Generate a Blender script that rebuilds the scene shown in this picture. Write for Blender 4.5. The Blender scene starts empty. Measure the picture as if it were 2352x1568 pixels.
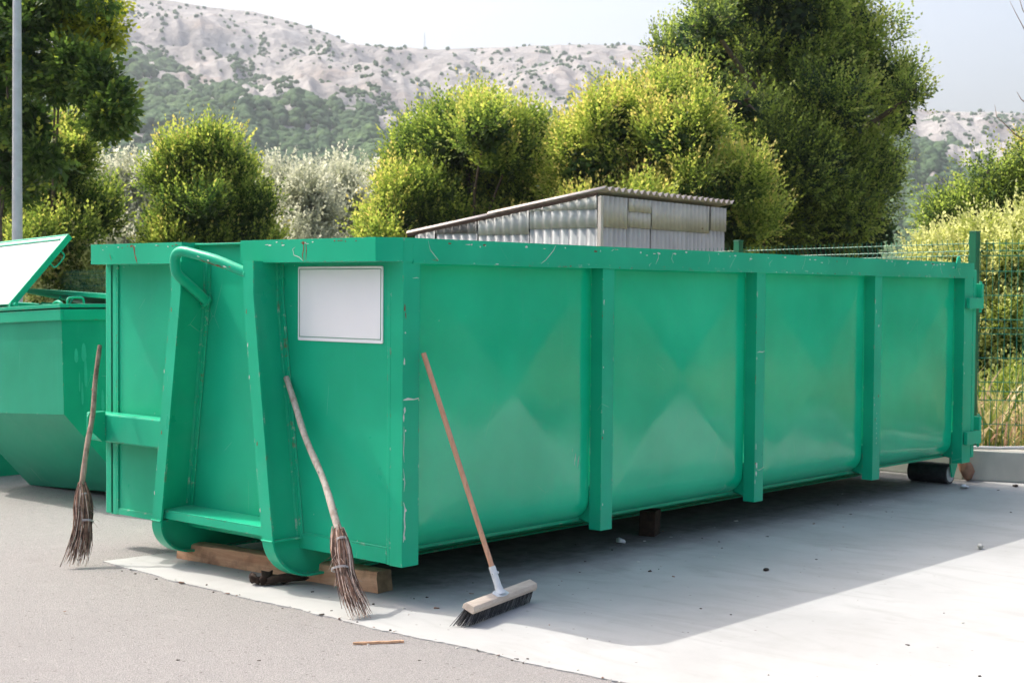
import bpy, bmesh, math, random
import numpy as np
from mathutils import Vector, Matrix, noise
R_ = math.radians
rng = np.random.default_rng(7)
random.seed(7)
S = bpy.context.scene

# ------------------------------------------------------------ camera, sky, sun, exposure
CAM = Vector((-4.872, -5.024, 1.502))
right = Vector((0.6653, -0.7465, 0.0080)); fwd = Vector((0.7467, 0.6644, -0.0338))
fwd.normalize(); right = (right - fwd * right.dot(fwd)).normalized(); up = right.cross(fwd)
cam = bpy.data.cameras.new('camera'); co = bpy.data.objects.new('camera', cam); S.collection.objects.link(co)
M3 = Matrix((right, up, -fwd)).transposed(); co.matrix_world = Matrix.Translation(CAM) @ M3.to_4x4()
cam.sensor_width = 36; cam.lens = 3402.7 / 2352 * 36; cam.clip_start = .1; cam.clip_end = 6000
cam.dof.use_dof = True; cam.dof.focus_distance = 7.6; cam.dof.aperture_fstop = 7.0
S.camera = co
S.render.resolution_x = 1024; S.render.resolution_y = 682
S.view_settings.view_transform = 'Standard'; S.view_settings.look = 'None'
S.view_settings.exposure = 1.02; S.view_settings.gamma = 1
SUNDIR = Vector((-.140, .76, 1)).normalized()
w = bpy.data.worlds.new('World'); S.world = w; w.use_nodes = True
nt = w.node_tree; sky = nt.nodes.new('ShaderNodeTexSky'); sky.sky_type = 'NISHITA'; sky.sun_disc = False
sky.sun_elevation = math.asin(SUNDIR.z); sky.sun_rotation = math.atan2(SUNDIR.x, SUNDIR.y)
sky.air_density = 1.0; sky.dust_density = 7.0; sky.ozone_density = 1.2
bg = nt.nodes['Background']; bg.inputs[1].default_value = 0.15
hs_ = nt.nodes.new('ShaderNodeHueSaturation'); hs_.inputs['Saturation'].default_value = 1.0     # thin summer haze whitens the sky
nt.links.new(sky.outputs[0], hs_.inputs['Color']); nt.links.new(hs_.outputs[0], bg.inputs[0])
sl = bpy.data.lights.new('sun', 'SUN'); sl.energy = 2.1; sl.angle = R_(.53); sl.color = (1, .95, .87)
so = bpy.data.objects.new('sun', sl); S.collection.objects.link(so)
so.rotation_euler = (-SUNDIR).to_track_quat('-Z', 'Y').to_euler(); so.location = (0, 20, 30)

# ------------------------------------------------------------ helpers
col = S.collection
def tag(o, label=None, cat=None, group=None, kind=None):
    if label: o['label'] = label
    if cat: o['category'] = cat
    if group: o['group'] = group
    if kind: o['kind'] = kind
    return o
def empty(name, loc=(0, 0, 0), rot=(0, 0, 0)):
    o = bpy.data.objects.new(name, None); col.objects.link(o); o.location = loc; o.rotation_euler = rot
    o.empty_display_size = .2; return o
def copy_tree(o, parent=None):
    c = o.copy(); col.objects.link(c); c.parent = parent
    for ch in list(o.children): copy_tree(ch, c)
    return c

class MB:
    def __init__(s): s.v = []; s.f = []; s.m = []
    def add(s, vs, fs, mi=0):
        n = len(s.v); s.v += [tuple(p) for p in vs]; s.f += [tuple(i + n for i in f) for f in fs]; s.m += [mi] * len(fs); return s
    def box(s, a, b, mi=0, M=None):
        x0, y0, z0 = a; x1, y1, z1 = b
        vs = [Vector(p) for p in ((x0,y0,z0),(x1,y0,z0),(x1,y1,z0),(x0,y1,z0),(x0,y0,z1),(x1,y0,z1),(x1,y1,z1),(x0,y1,z1))]
        if M: vs = [M @ p for p in vs]
        return s.add(vs, [(0,3,2,1),(4,5,6,7),(0,1,5,4),(1,2,6,5),(2,3,7,6),(3,0,4,7)], mi)
    def prism(s, poly, ext, mi=0):
        """poly: list of 3D points (planar), ext: vector"""
        n = len(poly); e = Vector(ext); P = [Vector(p) for p in poly]
        nr = Vector((0,0,0))
        for i in range(n): nr += P[i].cross(P[(i+1) % n])
        if nr.dot(e) > 0: P = P[::-1]
        vs = P + [p + e for p in P]
        fs = [tuple(range(n)), tuple(range(2*n-1, n-1, -1))] + [(i, i+n, (i+1) % n + n, (i+1) % n) for i in range(n)]
        return s.add(vs, fs, mi)
    def tube(s, pts, r, seg=10, mi=0, cap=True, flat=None):
        pts = [Vector(p) for p in pts]; n = len(pts)
        if not hasattr(r, '__len__'): r = [r] * n
        T = []
        for i in range(n):
            a = pts[max(0, i-1)]; b = pts[min(n-1, i+1)]; T.append((b - a).normalized())
        ref = Vector((0,0,1)) if abs(T[0].z) < .9 else Vector((1,0,0))
        N = T[0].cross(ref).normalized(); base = len(s.v); vs = []
        for i in range(n):
            N = (N - T[i] * N.dot(T[i])).normalized(); B = T[i].cross(N)
            for k in range(seg):
                a = 2 * math.pi * k / seg; vs.append(pts[i] + (N * math.cos(a) + B * math.sin(a)) * r[i])
        fs = [(i*seg+k, i*seg+(k+1) % seg, (i+1)*seg+(k+1) % seg, (i+1)*seg+k) for i in range(n-1) for k in range(seg)]
        if cap: fs += [tuple(range(seg-1, -1, -1)), tuple((n-1)*seg+k for k in range(seg))]
        return s.add(vs, fs, mi)
    def grid(s, fn, nu, nv, mi=0, flip=False):
        vs = [fn(i/nu, j/nv) for i in range(nu+1) for j in range(nv+1)]
        fs = []
        for i in range(nu):
            for j in range(nv):
                a = i*(nv+1)+j; q = (a, a+nv+1, a+nv+2, a+1); fs.append(q[::-1] if flip else q)
        return s.add(vs, fs, mi)
    def build(s, name, mats, parent=None, smooth=None, bevel=0, loc=None):
        me = bpy.data.meshes.new(name); me.from_pydata(s.v, [], s.f)
        if not isinstance(mats, (list, tuple)): mats = [mats]
        for m in mats: me.materials.append(m)
        me.polygons.foreach_set('material_index', s.m)
        o = bpy.data.objects.new(name, me); col.objects.link(o); o.parent = parent
        if loc: o.location = loc
        if smooth is not None:
            me.polygons.foreach_set('use_smooth', [True] * len(me.polygons)); me.set_sharp_from_angle(angle=R_(smooth))
        if bevel:
            b = o.modifiers.new('bevel', 'BEVEL'); b.width = bevel; b.segments = 2; b.limit_method = 'ANGLE'; b.angle_limit = R_(40)
            b.harden_normals = False
        me.update(); return o
def arc(c, a0, a1, ra, rb, n, f):
    return [f(c[0] + ra * math.cos(a0 + (a1-a0)*i/n), c[1] + rb * math.sin(a0 + (a1-a0)*i/n)) for i in range(n+1)]

# ------------------------------------------------------------ materials
class N:
    """tiny node builder"""
    def __init__(s, name):
        s.m = bpy.data.materials.new(name); s.m.use_nodes = True; s.t = s.m.node_tree; s.b = s.t.nodes['Principled BSDF']
        s.tc = s.t.nodes.new('ShaderNodeTexCoord')
    def n(s, typ, **k):
        x = s.t.nodes.new(typ)
        for a, b in k.items(): setattr(x, a, b)
        return x
    def l(s, a, b): s.t.links.new(a, b)
    def coord(s, scale=(1,1,1), space='Object'):
        m = s.n('ShaderNodeMapping'); m.inputs['Scale'].default_value = scale; s.l(s.tc.outputs[space], m.inputs[0]); return m.outputs[0]
    def noise(s, scale, detail=4, rough=.55, dist=0, co=None):
        x = s.n('ShaderNodeTexNoise'); x.inputs['Scale'].default_value = scale; x.inputs['Detail'].default_value = detail
        x.inputs['Roughness'].default_value = rough; x.inputs['Distortion'].default_value = dist
        s.l(co if co is not None else s.coord(), x.inputs['Vector']); return x.outputs['Fac']
    def vor(s, scale, feat='F1', co=None, out='Distance'):
        x = s.n('ShaderNodeTexVoronoi', feature=feat); x.inputs['Scale'].default_value = scale
        s.l(co if co is not None else s.coord(), x.inputs['Vector']); return x.outputs[out]
    def ramp(s, f, lo, hi, a=0., b=1.):
        x = s.n('ShaderNodeMapRange'); x.clamp = True; x.inputs[1].default_value = lo; x.inputs[2].default_value = hi
        x.inputs[3].default_value = a; x.inputs[4].default_value = b; s.l(f, x.inputs[0]); return x.outputs[0]
    def math(s, op, a, b=None):
        x = s.n('ShaderNodeMath', operation=op)
        for i, v in enumerate((a, b)):
            if v is None: continue
            if isinstance(v, (int, float)): x.inputs[i].default_value = v
            else: s.l(v, x.inputs[i])
        return x.outputs[0]
    def mix(s, f, a, b):
        x = s.n('ShaderNodeMix', data_type='RGBA')
        if isinstance(f, (int, float)): x.inputs[0].default_value = f
        else: s.l(f, x.inputs[0])
        for i, v in ((6, a), (7, b)):
            if isinstance(v, tuple): x.inputs[i].default_value = (*v[:3], 1)
            else: s.l(v, x.inputs[i])
        return x.outputs[2]
    def bump(s, h, strength=.3, dist=.01, prev=None):
        x = s.n('ShaderNodeBump'); x.inputs['Strength'].default_value = strength; x.inputs['Distance'].default_value = dist
        s.l(h, x.inputs['Height'])
        if prev is not None: s.l(prev, x.inputs['Normal'])
        return x.outputs[0]
    def out(s, color=None, rough=None, normal=None, metal=None, spec=None):
        def put(k, v):
            if v is None: return
            i = s.b.inputs[k]
            if isinstance(v, tuple): i.default_value = (*v, 1)
            elif isinstance(v, (int, float)): i.default_value = v
            else: s.l(v, i)
        put('Base Color', color); put('Roughness', rough); put('Normal', normal); put('Metallic', metal); put('Specular IOR Level', spec)
        return s.m

def paint_mat(name, base, wear=1.0, rough=.3, spec=.22):
    m = N(name)
    d = tuple(c * .86 for c in base); lt = tuple(min(1, c * 1.06 + .01) for c in base)
    n1 = m.noise(1.3, 3); c = m.mix(m.ramp(n1, .35, .65), d, lt)
    st = m.noise(3.0, 4, .6, co=m.coord((9, 9, .5)))            # faint vertical streaks
    c = m.mix(m.ramp(st, .56, .80, 0, .14), c, (.06, .46, .30))
    # dull dusty patches
    du = m.noise(2.1, 5, .6, .4); c = m.mix(m.ramp(du, .60, .80, 0, .16 * wear), c, (.16, .44, .32))
    # fine long scratches
    wv = m.noise(1.2, 3, .5, 0, co=m.coord((1, 1, .35)))
    sc = m.vor(2.6, 'DISTANCE_TO_EDGE', co=m.coord((1, 1, .55)))
    line = m.ramp(sc, .0008, .0022, 1, 0); gate = m.ramp(m.noise(3.1, 2, .5), .61, .64)
    c = m.mix(m.math('MULTIPLY', m.math('MULTIPLY', line, gate), .3 * wear), c, (.55, .66, .56))
    # chips on edges
    bv = m.n('ShaderNodeBevel', samples=4); bv.inputs[0].default_value = .012
    ge = m.n('ShaderNodeNewGeometry'); dt = m.n('ShaderNodeVectorMath', operation='DOT_PRODUCT')
    m.l(bv.outputs[0], dt.inputs[0]); m.l(ge.outputs['Normal'], dt.inputs[1])
    edge = m.ramp(dt.outputs['Value'], .93, .985, 1, 0)
    chip = m.ramp(m.noise(17, 5, .7), .56, .64)
    ec = m.math('MULTIPLY', edge, chip)
    c = m.mix(m.math('MULTIPLY', ec, .85 * wear), c, m.mix(m.ramp(m.noise(7, 2), .42, .54), (.58, .64, .56), (.22, .07, .03)))
    # sparse small chips anywhere
    ch2 = m.math('MULTIPLY', m.ramp(m.noise(38, 3, .6), .735, .76), m.ramp(m.noise(1.9, 2), .52, .6))
    c = m.mix(m.math('MULTIPLY', ch2, .8 * wear), c, (.60, .66, .58))
    rg = m.ramp(m.noise(2.4, 5, .6), .3, .7, rough - .04, rough + (.14 if rough > .2 else .07))
    b = m.bump(m.noise(2.6, 2), .12, .02); b = m.bump(m.noise(90, 2), .03, .002, b)
    if rough > .2:                                            # thin film of dust: brightens at grazing light
        m.b.inputs['Sheen Weight'].default_value = .08; m.b.inputs['Sheen Roughness'].default_value = .45
    return m.out(c, rg, b, spec=spec)
GREEN = (.0005, .44, .245)
M = {}
M['green'] = paint_mat('green_paint', GREEN)
M['panel'] = paint_mat('green_paint_lightened', (.0005, .53, .28), .30, .12, .55)  # same paint as the frame, lightened for the brighter light on the sides
M['skip'] = paint_mat('green_skip_paint', (.0005, .34, .195), 1.0, .33)
def simple(name, colr, rough=.5, var=.2, scale=6, bump=.1, metal=0, bs=40):
    m = N(name); a = tuple(c * (1 - var) for c in colr); b = tuple(min(1, c * (1 + var)) for c in colr)
    c = m.mix(m.ramp(m.noise(scale, 5, .6), .3, .7), a, b)
    return m.out(c, rough, m.bump(m.noise(bs, 4), bump, .004), metal)
M['chip'] = simple('bare_filler', (.62, .66, .60), .7, .15, 40)
M['rust'] = simple('rust', (.23, .075, .035), .85, .4, 30)
M['white'] = simple('white_enamel', (.86, .87, .90), .35, .02, 2, .02)
M['line'] = simple('green_line', (.01, .22, .11), .4, .02, 2, .02)
M['galv'] = simple('galvanised_steel', (.52, .55, .58), .45, .12, 8, .05, .35)
M['lidglare'] = simple('pale_lid_glare', (.50, .56, .54), .3, .06, 2, .03)  # whitish sky glare on the green lid, put into its colour
M['dark'] = simple('dark_interior', (.01, .02, .018), .8, .3, 5)
M['rubber'] = simple('roller_steel', (.06, .065, .07), .45, .4, 18, .2, .5)
M['pipe'] = simple('grey_plastic_pipe', (.50, .49, .50), .5, .1, 5)
M['fence'] = simple('fence_green', (.012, .15, .075), .4, .1, 5)
M['fencewire'] = simple('fence_wire_green', (.03, .22, .13), .3, .1, 5)
M['bristle'] = simple('black_bristle', (.018, .018, .022), .5, .5, 60)
M['bristle_grey'] = simple('grey_bristle', (.10, .10, .105), .5, .4, 60)
M['socket'] = simple('white_steel_socket', (.62, .65, .68), .35, .12, 30)
M['stone'] = simple('pale_stone', (.55, .54, .50), .9, .3, 30, .5)
M['darkstone'] = simple('dark_litter', (.05, .035, .025), .9, .5, 30, .5)
M['paper'] = simple('white_scrap', (.72, .74, .76), .8, .1, 9)
M['brownpaper'] = simple('brown_paper', (.33, .17, .11), .85, .3, 12, .4)

def wood(name, a, b, axis=0, scale=1., rough=.8, dark_tone=None):
    m = N(name); s = [26*scale]*3; s[axis] = 1.3*scale
    g = m.noise(1, 6, .65, .6, co=m.coord(tuple(s)))
    c = m.mix(m.ramp(g, .3, .7), a, b)
    if dark_tone: c = m.mix(m.ramp(m.noise(5*scale, 5, .65), .5, .72), c, dark_tone)
    s2 = [60*scale]*3; s2[axis] = 2.*scale
    cr = m.noise(1, 4, .6, .3, co=m.coord(tuple(s2)))
    c = m.mix(m.ramp(cr, .70, .74), c, tuple(x*.25 for x in a))
    return m.out(c, rough, m.bump(g, .35, .004))
M['timber'] = wood('sawn_timber', (.52, .25, .14), (.78, .48, .30), 1, 1, .85, (.26, .12, .07))
M['timber_end'] = simple('timber_end_grain', (.20, .13, .07), .9, .45, 16, .5)
M['handle'] = wood('broom_handle_wood', (.45, .22, .13), (.62, .36, .24), 2, 2, .6)
M['stick'] = wood('grey_weathered_stick', (.36, .29, .24), (.62, .55, .49), 2, 2.2, .8, (.16, .10, .07))
M['stick2'] = wood('brown_weathered_stick', (.27, .18, .13), (.46, .34, .27), 2, 2.2, .8, (.11, .06, .04))
M['twig'] = simple('dry_twig', (.25, .145, .10), .85, .5, 30, .3)
M['twig_pale'] = simple('pale_dry_twig', (.58, .45, .38), .8, .35, 30, .3)
M['twig_dark'] = simple('dark_dry_twig', (.09, .05, .037), .85, .5, 30, .3)
M['block'] = wood('broom_block_wood', (.50, .40, .32), (.68, .58, .49), 0, 2, .7)
M['splinter'] = wood('fresh_splinter', (.50, .27, .15), (.72, .45, .28), 0, 3, .8)
M['bark'] = simple('dark_bark', (.045, .026, .018), .95, .5, 25, .8)
M['treebark'] = simple('tree_bark', (.13, .10, .08), .95, .4, 9, .8)

def asphalt():
    m = N('asphalt'); co = m.coord()
    sp = m.vor(150, 'F1', co); sp2 = m.noise(260, 3, .7, co=co); big = m.noise(.55, 5, .6, co=co); mid = m.noise(5, 5, .6, co=co)
    c = m.mix(m.ramp(sp2, .35, .7), (.14, .134, .130), (.47, .445, .435))
    c = m.mix(m.ramp(m.vor(105, 'F1', co, 'Distance'), .05, .30, .55, 0), c, (.54, .51, .49))
    c = m.mix(m.ramp(big, .3, .7, 0, .45), c, (.27, .258, .25))
    c = m.mix(m.ramp(mid, .55, .8, 0, .25), c, (.42, .40, .39))
    c = m.mix(m.ramp(m.noise(1.3, 6, .7, .8, co=co), .58, .74, 0, .30), c, (.20, .185, .175))
    ds = m.vor(34, 'F1', co, 'Color'); sr = m.n('ShaderNodeSeparateColor'); m.l(ds, sr.inputs[0])
    pit = m.math('MULTIPLY', m.ramp(sr.outputs[0], .88, .9), m.ramp(m.vor(34, 'F1', co), .2, .3, 1, 0))
    c = m.mix(m.math('MULTIPLY', pit, .55), c, (.10, .085, .08))
    wcr = m.n('ShaderNodeVectorMath', operation='ADD'); nn = m.n('ShaderNodeTexNoise'); nn.inputs['Scale'].default_value = 1.7; nn.inputs['Detail'].default_value = 5
    m.l(co, nn.inputs['Vector']); m.l(nn.outputs['Color'], wcr.inputs[0]); m.l(co, wcr.inputs[1])
    cr = m.ramp(m.vor(.42, 'DISTANCE_TO_EDGE', wcr.outputs[0]), .002, .006, 1, 0)
    c = m.mix(m.math('MULTIPLY', m.math('MULTIPLY', cr, m.ramp(mid, .50, .60)), .25), c, (.2, .17, .16))
    h = m.math('ADD', m.math('MULTIPLY', sp2, .8), m.math('MULTIPLY', sp, .7))
    return m.out(c, .92, m.bump(h, .75, .006), spec=.25)
def concrete(name='concrete_slab', lo=(.37, .37, .365), hi=(.47, .468, .46), pad=True):
    m = N(name); co = m.coord()
    c = m.mix(m.ramp(m.noise(.9, 6, .6, .5, co=co), .3, .7), lo, hi)
    sw = m.noise(1.1, 5, .6, 1.6, co=m.coord((3.2, .8, 1)))      # trowel swirls
    c = m.mix(m.ramp(sw, .52, .70, 0, .45), c, (.31, .305, .295))
    c = m.mix(m.ramp(m.noise(7, 6, .7, co=co), .58, .76, 0, .45), c, (.30, .29, .27))
    c = m.mix(m.ramp(m.noise(.45, 6, .7, 1.2, co=co), .50, .72, 0, .35), c, (.30, .29, .275))
    d = m.vor(23, 'F1', co, 'Color'); sr = m.n('ShaderNodeSeparateColor'); m.l(d, sr.inputs[0])
    speck = m.math('MULTIPLY', m.ramp(sr.outputs[1], .93, .94), m.ramp(m.vor(23, 'F1', co), .10, .16, 1, 0))
    c = m.mix(m.math('MULTIPLY', speck, .7), c, (.10, .075, .06))
    if pad:   # darker tone towards and under the container
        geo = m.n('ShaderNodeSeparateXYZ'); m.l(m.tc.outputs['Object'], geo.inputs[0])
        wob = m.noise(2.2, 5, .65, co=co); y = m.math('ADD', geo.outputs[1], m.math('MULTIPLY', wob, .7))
        dark_tone = m.math('MULTIPLY', m.ramp(y, .18, .75), m.ramp(geo.outputs[0], -.1, .5))
        dark_tone = m.math('MULTIPLY', dark_tone, m.ramp(m.noise(9, 6, .7, co=co), .25, .6, .55, 1))
        c = m.mix(m.math('MULTIPLY', dark_tone, .85), c, (.085, .08, .075))
    b = m.bump(m.noise(14, 5, .6, co=co), .12, .006); b = m.bump(m.noise(160, 3, .7, co=co), .18, .0015, b)
    return m.out(c, m.ramp(sw, .3, .7, .7, .85), b, spec=.35)
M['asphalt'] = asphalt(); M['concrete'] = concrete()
M['kerbc'] = concrete('kerb_concrete', (.42, .41, .37), (.56, .55, .50), False)
def soil():
    m = N('dry_grassland'); co = m.coord()
    c = m.mix(m.ramp(m.noise(.25, 6, .65, co=co), .35, .65), (.09, .10, .035), (.20, .17, .08))
    c = m.mix(m.ramp(m.noise(4, 5, .7, co=co), .45, .65), c, (.05, .07, .02))
    return m.out(c, .95, m.bump(m.noise(12, 5), .6, .05), spec=.1)
M['soil'] = soil()
def soil_dark():
    m = N('wooded_hillside'); co = m.coord()
    c = m.mix(m.ramp(m.noise(.03, 6, .7, co=co), .4, .6), (.030, .055, .020), (.07, .10, .035))
    return m.out(c, .95, m.bump(m.noise(.2, 5), 1., 3), spec=.05)
def rock():
    m = N('limestone_slope'); co = m.coord()
    streak = m.noise(1, 7, .65, .8, co=m.coord((.018, .018, .006)))
    c = m.mix(m.ramp(streak, .35, .65), (.33, .312, .30), (.50, .478, .455))
    c = m.mix(m.ramp(m.noise(.05, 7, .7, .5, co=co), .52, .70), c, (.24, .235, .235))
    c = m.mix(m.ramp(m.noise(.012, 5, .6, .6, co=co), .55, .70, 0, .5), c, (.40, .31, .25))
    c = m.mix(m.ramp(m.noise(.14, 5, .7, co=co), .60, .68, 0, .55), c, (.13, .145, .10))
    b = m.bump(m.noise(.045, 8, .7, .6, co=co), 1.0, 9)
    return m.out(c, .95, b, spec=.1)
M['rock'] = rock()
def forest_mat(name, a, b):
    m = N(name); oi = m.n('ShaderNodeAttribute', attribute_name='tint')
    c = m.mix(oi.outputs['Fac'], a, b)
    c = m.mix(m.ramp(m.noise(.5, 4, .7), .4, .65, 0, .5), c, tuple(x*.55 for x in a))
    return m.out(c, .9, m.bump(m.noise(.9, 4, .7), 1., 1.2), spec=.1)
M['scrub'] = forest_mat('hill_scrub', (.045, .10, .060), (.15, .24, .09))
def leaf_mat(name, cols, trans=.5, rough=.5):
    """tint 0..1 picks among leaf colours; translucent leaves"""
    m = N(name); at = m.n('ShaderNodeAttribute', attribute_name='tint')
    cr = m.n('ShaderNodeValToRGB'); el = cr.color_ramp.elements
    el[0].position = 0; el[0].color = (*cols[0], 1); el[1].position = 1; el[1].color = (*cols[-1], 1)
    for i, c in enumerate(cols[1:-1]): e = el.new((i+1)/(len(cols)-1)); e.color = (*c, 1)
    m.l(at.outputs['Fac'], cr.inputs[0])
    m.out(cr.outputs[0], rough, spec=.35)
    tr = m.n('ShaderNodeBsdfTranslucent'); hs = m.n('ShaderNodeHueSaturation'); hs.inputs['Saturation'].default_value = 1.05; hs.inputs['Value'].default_value = 1.5
    m.l(cr.outputs[0], hs.inputs['Color']); m.l(hs.outputs[0], tr.inputs[0])
    mx = m.n('ShaderNodeMixShader'); mx.inputs[0].default_value = trans
    m.l(m.b.outputs[0], mx.inputs[1]); m.l(tr.outputs[0], mx.inputs[2]); m.l(mx.outputs[0], m.t.nodes['Material Output'].inputs[0])
    return m.m
M['leaf_plane'] = leaf_mat('plane_tree_leaf', [(.045, .095, .022), (.13, .21, .04), (.50, .52, .06)])
M['leaf_bush'] = leaf_mat('bush_leaf', [(.035, .075, .020), (.15, .23, .045), (.42, .50, .10), (.62, .52, .17)])
M['leaf_big'] = leaf_mat('dark_tree_leaf', [(.024, .055, .026), (.10, .15, .045), (.33, .43, .085), (.48, .50, .14)])
M['leaf_silver'] = leaf_mat('silver_leaf', [(.27, .29, .19), (.52, .53, .40), (.74, .73, .60)], .5)
M['leaf_vine'] = leaf_mat('vine_leaf', [(.07, .13, .02), (.28, .34, .06), (.62, .62, .28)])
M['reed'] = leaf_mat('reed_blade', [(.14, .22, .04), (.42, .42, .14), (.66, .54, .32), (.66, .40, .30)], .4)

def sheet_tint(me, tint):
    a = me.attributes.new('tint', 'FLOAT', 'FACE'); a.data.foreach_set('value', tint)

# ------------------------------------------------------------ setting: ground, yard, pad
g = MB().grid(lambda a, b: ((a-.5)*3000+300, (b-.5)*3000+300, -.014), 8, 8); tag(g.build('ground', M['soil']), kind='structure')
tag(MB().add([(-60,-10.5,-.006),(7.2,-10.5,-.006),(7.2,0.5,-.006),(8.6,17,-.006),(10,40,-.006),(-60,40,-.006)], [(0,1,2,3,4,5)]).build('asphalt_yard', M['asphalt']), kind='structure')  # yard stopped behind the camera so the panels reflect darker grassland
def pad():
    pts = []
    ys = np.linspace(1.70, -9.5, 420)
    for y in ys:
        j = .026*noise.noise(Vector((y*2.1, 3, 0))) + .016*noise.noise(Vector((y*7, 1, 0))) + .009*noise.noise(Vector((y*31, 5, 0)))
        x = -.355 + j*1.2 - .02*math.exp(-((y+.3)/.6)**2)
        if y > 1.2: x += (y-1.2)*.05
        pts.append((x, y, 0))
    rim = [(7.3,-9.5,0),(7.3,2.0,0)] + [(x, 2.0+.01*noise.noise(Vector((x*4, 8, 0))), 0) for x in np.linspace(7, .2, 60)]
    rim += [(x, y+.012*noise.noise(Vector((x*15, 2, 0))), 0) for x, y in zip(np.linspace(.16, -.30, 25), np.linspace(2.0, 2.05, 25))]
    rim += [(x, y, 0) for x, y in zip(np.linspace(-.30, -.33, 6), np.linspace(2.03, 1.74, 6))]
    P = pts + rim
    n = len(P); mb = MB(); lo = [(p[0], p[1], -.02) for p in P]
    mb.add(P + lo, [tuple(range(n-1, -1, -1))] + [(i, i+n, (i+1) % n+n, (i+1) % n) for i in range(n)])
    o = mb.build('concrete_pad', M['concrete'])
    bm = bmesh.new(); bm.from_mesh(o.data); bmesh.ops.recalc_face_normals(bm, faces=bm.faces); bmesh.ops.triangulate(bm, faces=[f for f in bm.faces if len(f.verts) > 4]); bm.to_mesh(o.data); bm.free()
    tag(o, kind='structure')
pad()

# fence line
FP = [Vector((6.90,.31,0))]; fd = Vector((.105, .9945, 0)).normalized()
rd = Vector((.319, -.948, 0))                                   # heading of the right hand run
tag(MB().add([Vector((6.75,-.36,.215)), Vector((6.72,.33,.215)), Vector((8.9,18.5,.1)), Vector((12,60,.1)), Vector((90,60,.1)), Vector((90,-40,.215)), Vector((19.5,-40,.215))], [(0,6,5,4,3,2,1)]).build('grass_bank', M['soil']), kind='structure')
kw = MB(); A = Vector((6.55,.21,0)); B = A + rd*14
nrm = Vector((.948,.319,0))
kw.prism([A, A+nrm*.22, A+nrm*.22+Vector((0,0,.245)), A+Vector((0,0,.245))], rd*14)
A2 = A; d2 = Vector((.118,.993,0)).normalized(); n2 = Vector((d2.y,-d2.x,0))
kw.prism([A2+d2*.01, A2+n2*.22+d2*.01, A2+n2*.22+d2*.01+Vector((0,0,.24)), A2+d2*.01+Vector((0,0,.24))], d2*17)
tag(kw.build('retaining_wall', M['kerbc'], bevel=.008), 'low pale concrete retaining wall along the foot of the green mesh fence', 'wall')

# ------------------------------------------------------------ hills
def interp(tab, x): return float(np.interp(x, [t[0] for t in tab], [t[1] for t in tab]))
HOR = 670.; F = 3402.7
SKY = [(-4000,180),(-2200,60),(-900,-90),(-400,-60),(0,-30),(190,-8),(275,0),(400,15),(480,28),(580,37),(680,62),(760,88),(800,108),(900,117),(1000,120),(1100,115),(1200,112),(1300,110),(1440,106),(1600,120),(1800,165),(2000,225),(2120,249),(2200,252),(2350,256),(2800,262),(4200,300),(7000,400)]
f2 = Vector((fwd.x, fwd.y, 0)).normalized(); r2 = Vector((f2.y, -f2.x, 0))
D0, D1 = 380., 1500.
def hill_pt(px, t):
    """px: horizontal angle as picture column, t 0..1 from the foot to the ridge"""
    k = (px-1176)/F; d = D0 + (D1-D0)*t
    rad = 1/math.sqrt(1+k*k); dd = d*(rad if abs(px-1176) > 2500 else 1)
    p = CAM + (f2 + r2*k)*dd
    hr = 1.5 + D1*(HOR - interp(SKY, px))/F
    prof = t**1.25*.9 + .1*(1-(1-t)**3) if t < 1 else 1.
    h = hr*prof
    q = Vector((p.x*.006, p.y*.006, 0)); env = min(1, t*4)*(1 - .8*max(0, (t-.85)/.15) if t < 1 else .2)
    g_ = noise.fractal(q, .9, 2.2, 6)*22*env
    gul = abs(noise.noise(Vector((px*.0055 + t*1.6, 2.7, t*1.2))))*18*env*min(1, 4*(1.02-t))
    h += g_ - gul + (noise.noise(Vector((p.x*.05, p.y*.05, 3)))*3.4 + noise.noise(Vector((p.x*.13, p.y*.13, 5)))*1.5 - abs(noise.noise(Vector((px*.018+t*4, 6.7, t*2.))))*9)*env + noise.noise(Vector((p.x*.017, p.y*.017, 9)))*7*env
    if t > 1: h = hr - (t-1)*400
    return Vector((p.x, p.y, h - 2*(1-min(1, t*10))))
def hills():
    nx, ny = 760, 230
    mb = MB()
    def fn(a, b):
        px = float(np.interp(a, [0,.08,.92,1], [-3200,-300,2700,4400])); t = b*1.08
        return hill_pt(px, t)
    mb.grid(fn, nx, ny); o = mb.build('hills', M['rock'], smooth=180); tag(o, kind='structure')
hills()
def ico():
    bm = bmesh.new(); bmesh.ops.create_icosphere(bm, subdivisions=2, radius=1)
    v = np.array([x.co[:] for x in bm.verts]); f = np.array([[q.index for q in p.verts] for p in bm.faces]); bm.free(); return v, f
IV, IF = ico()
def mesh_np(name, V, Fc, mats, parent=None, tint=None, smooth=False, mi=None):
    me = bpy.data.meshes.new(name); nv, nf, k = len(V), len(Fc), Fc.shape[1]
    me.vertices.add(nv); me.vertices.foreach_set('co', V.astype(np.float32).ravel())
    me.loops.add(nf*k); me.loops.foreach_set('vertex_index', Fc.astype(np.int32).ravel())
    me.polygons.add(nf); me.polygons.foreach_set('loop_start', np.arange(0, nf*k, k, dtype=np.int32))
    me.polygons.foreach_set('loop_total', np.full(nf, k, dtype=np.int32))
    if smooth: me.polygons.foreach_set('use_smooth', np.ones(nf, dtype=bool))
    for m in (mats if isinstance(mats, list) else [mats]): me.materials.append(m)
    if mi is not None: me.polygons.foreach_set('material_index', mi.astype(np.int32))
    me.update(calc_edges=True)
    if tint is not None: sheet_tint(me, tint.astype(np.float32))
    o = bpy.data.objects.new(name, me); col.objects.link(o); o.parent = parent; return o
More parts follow.
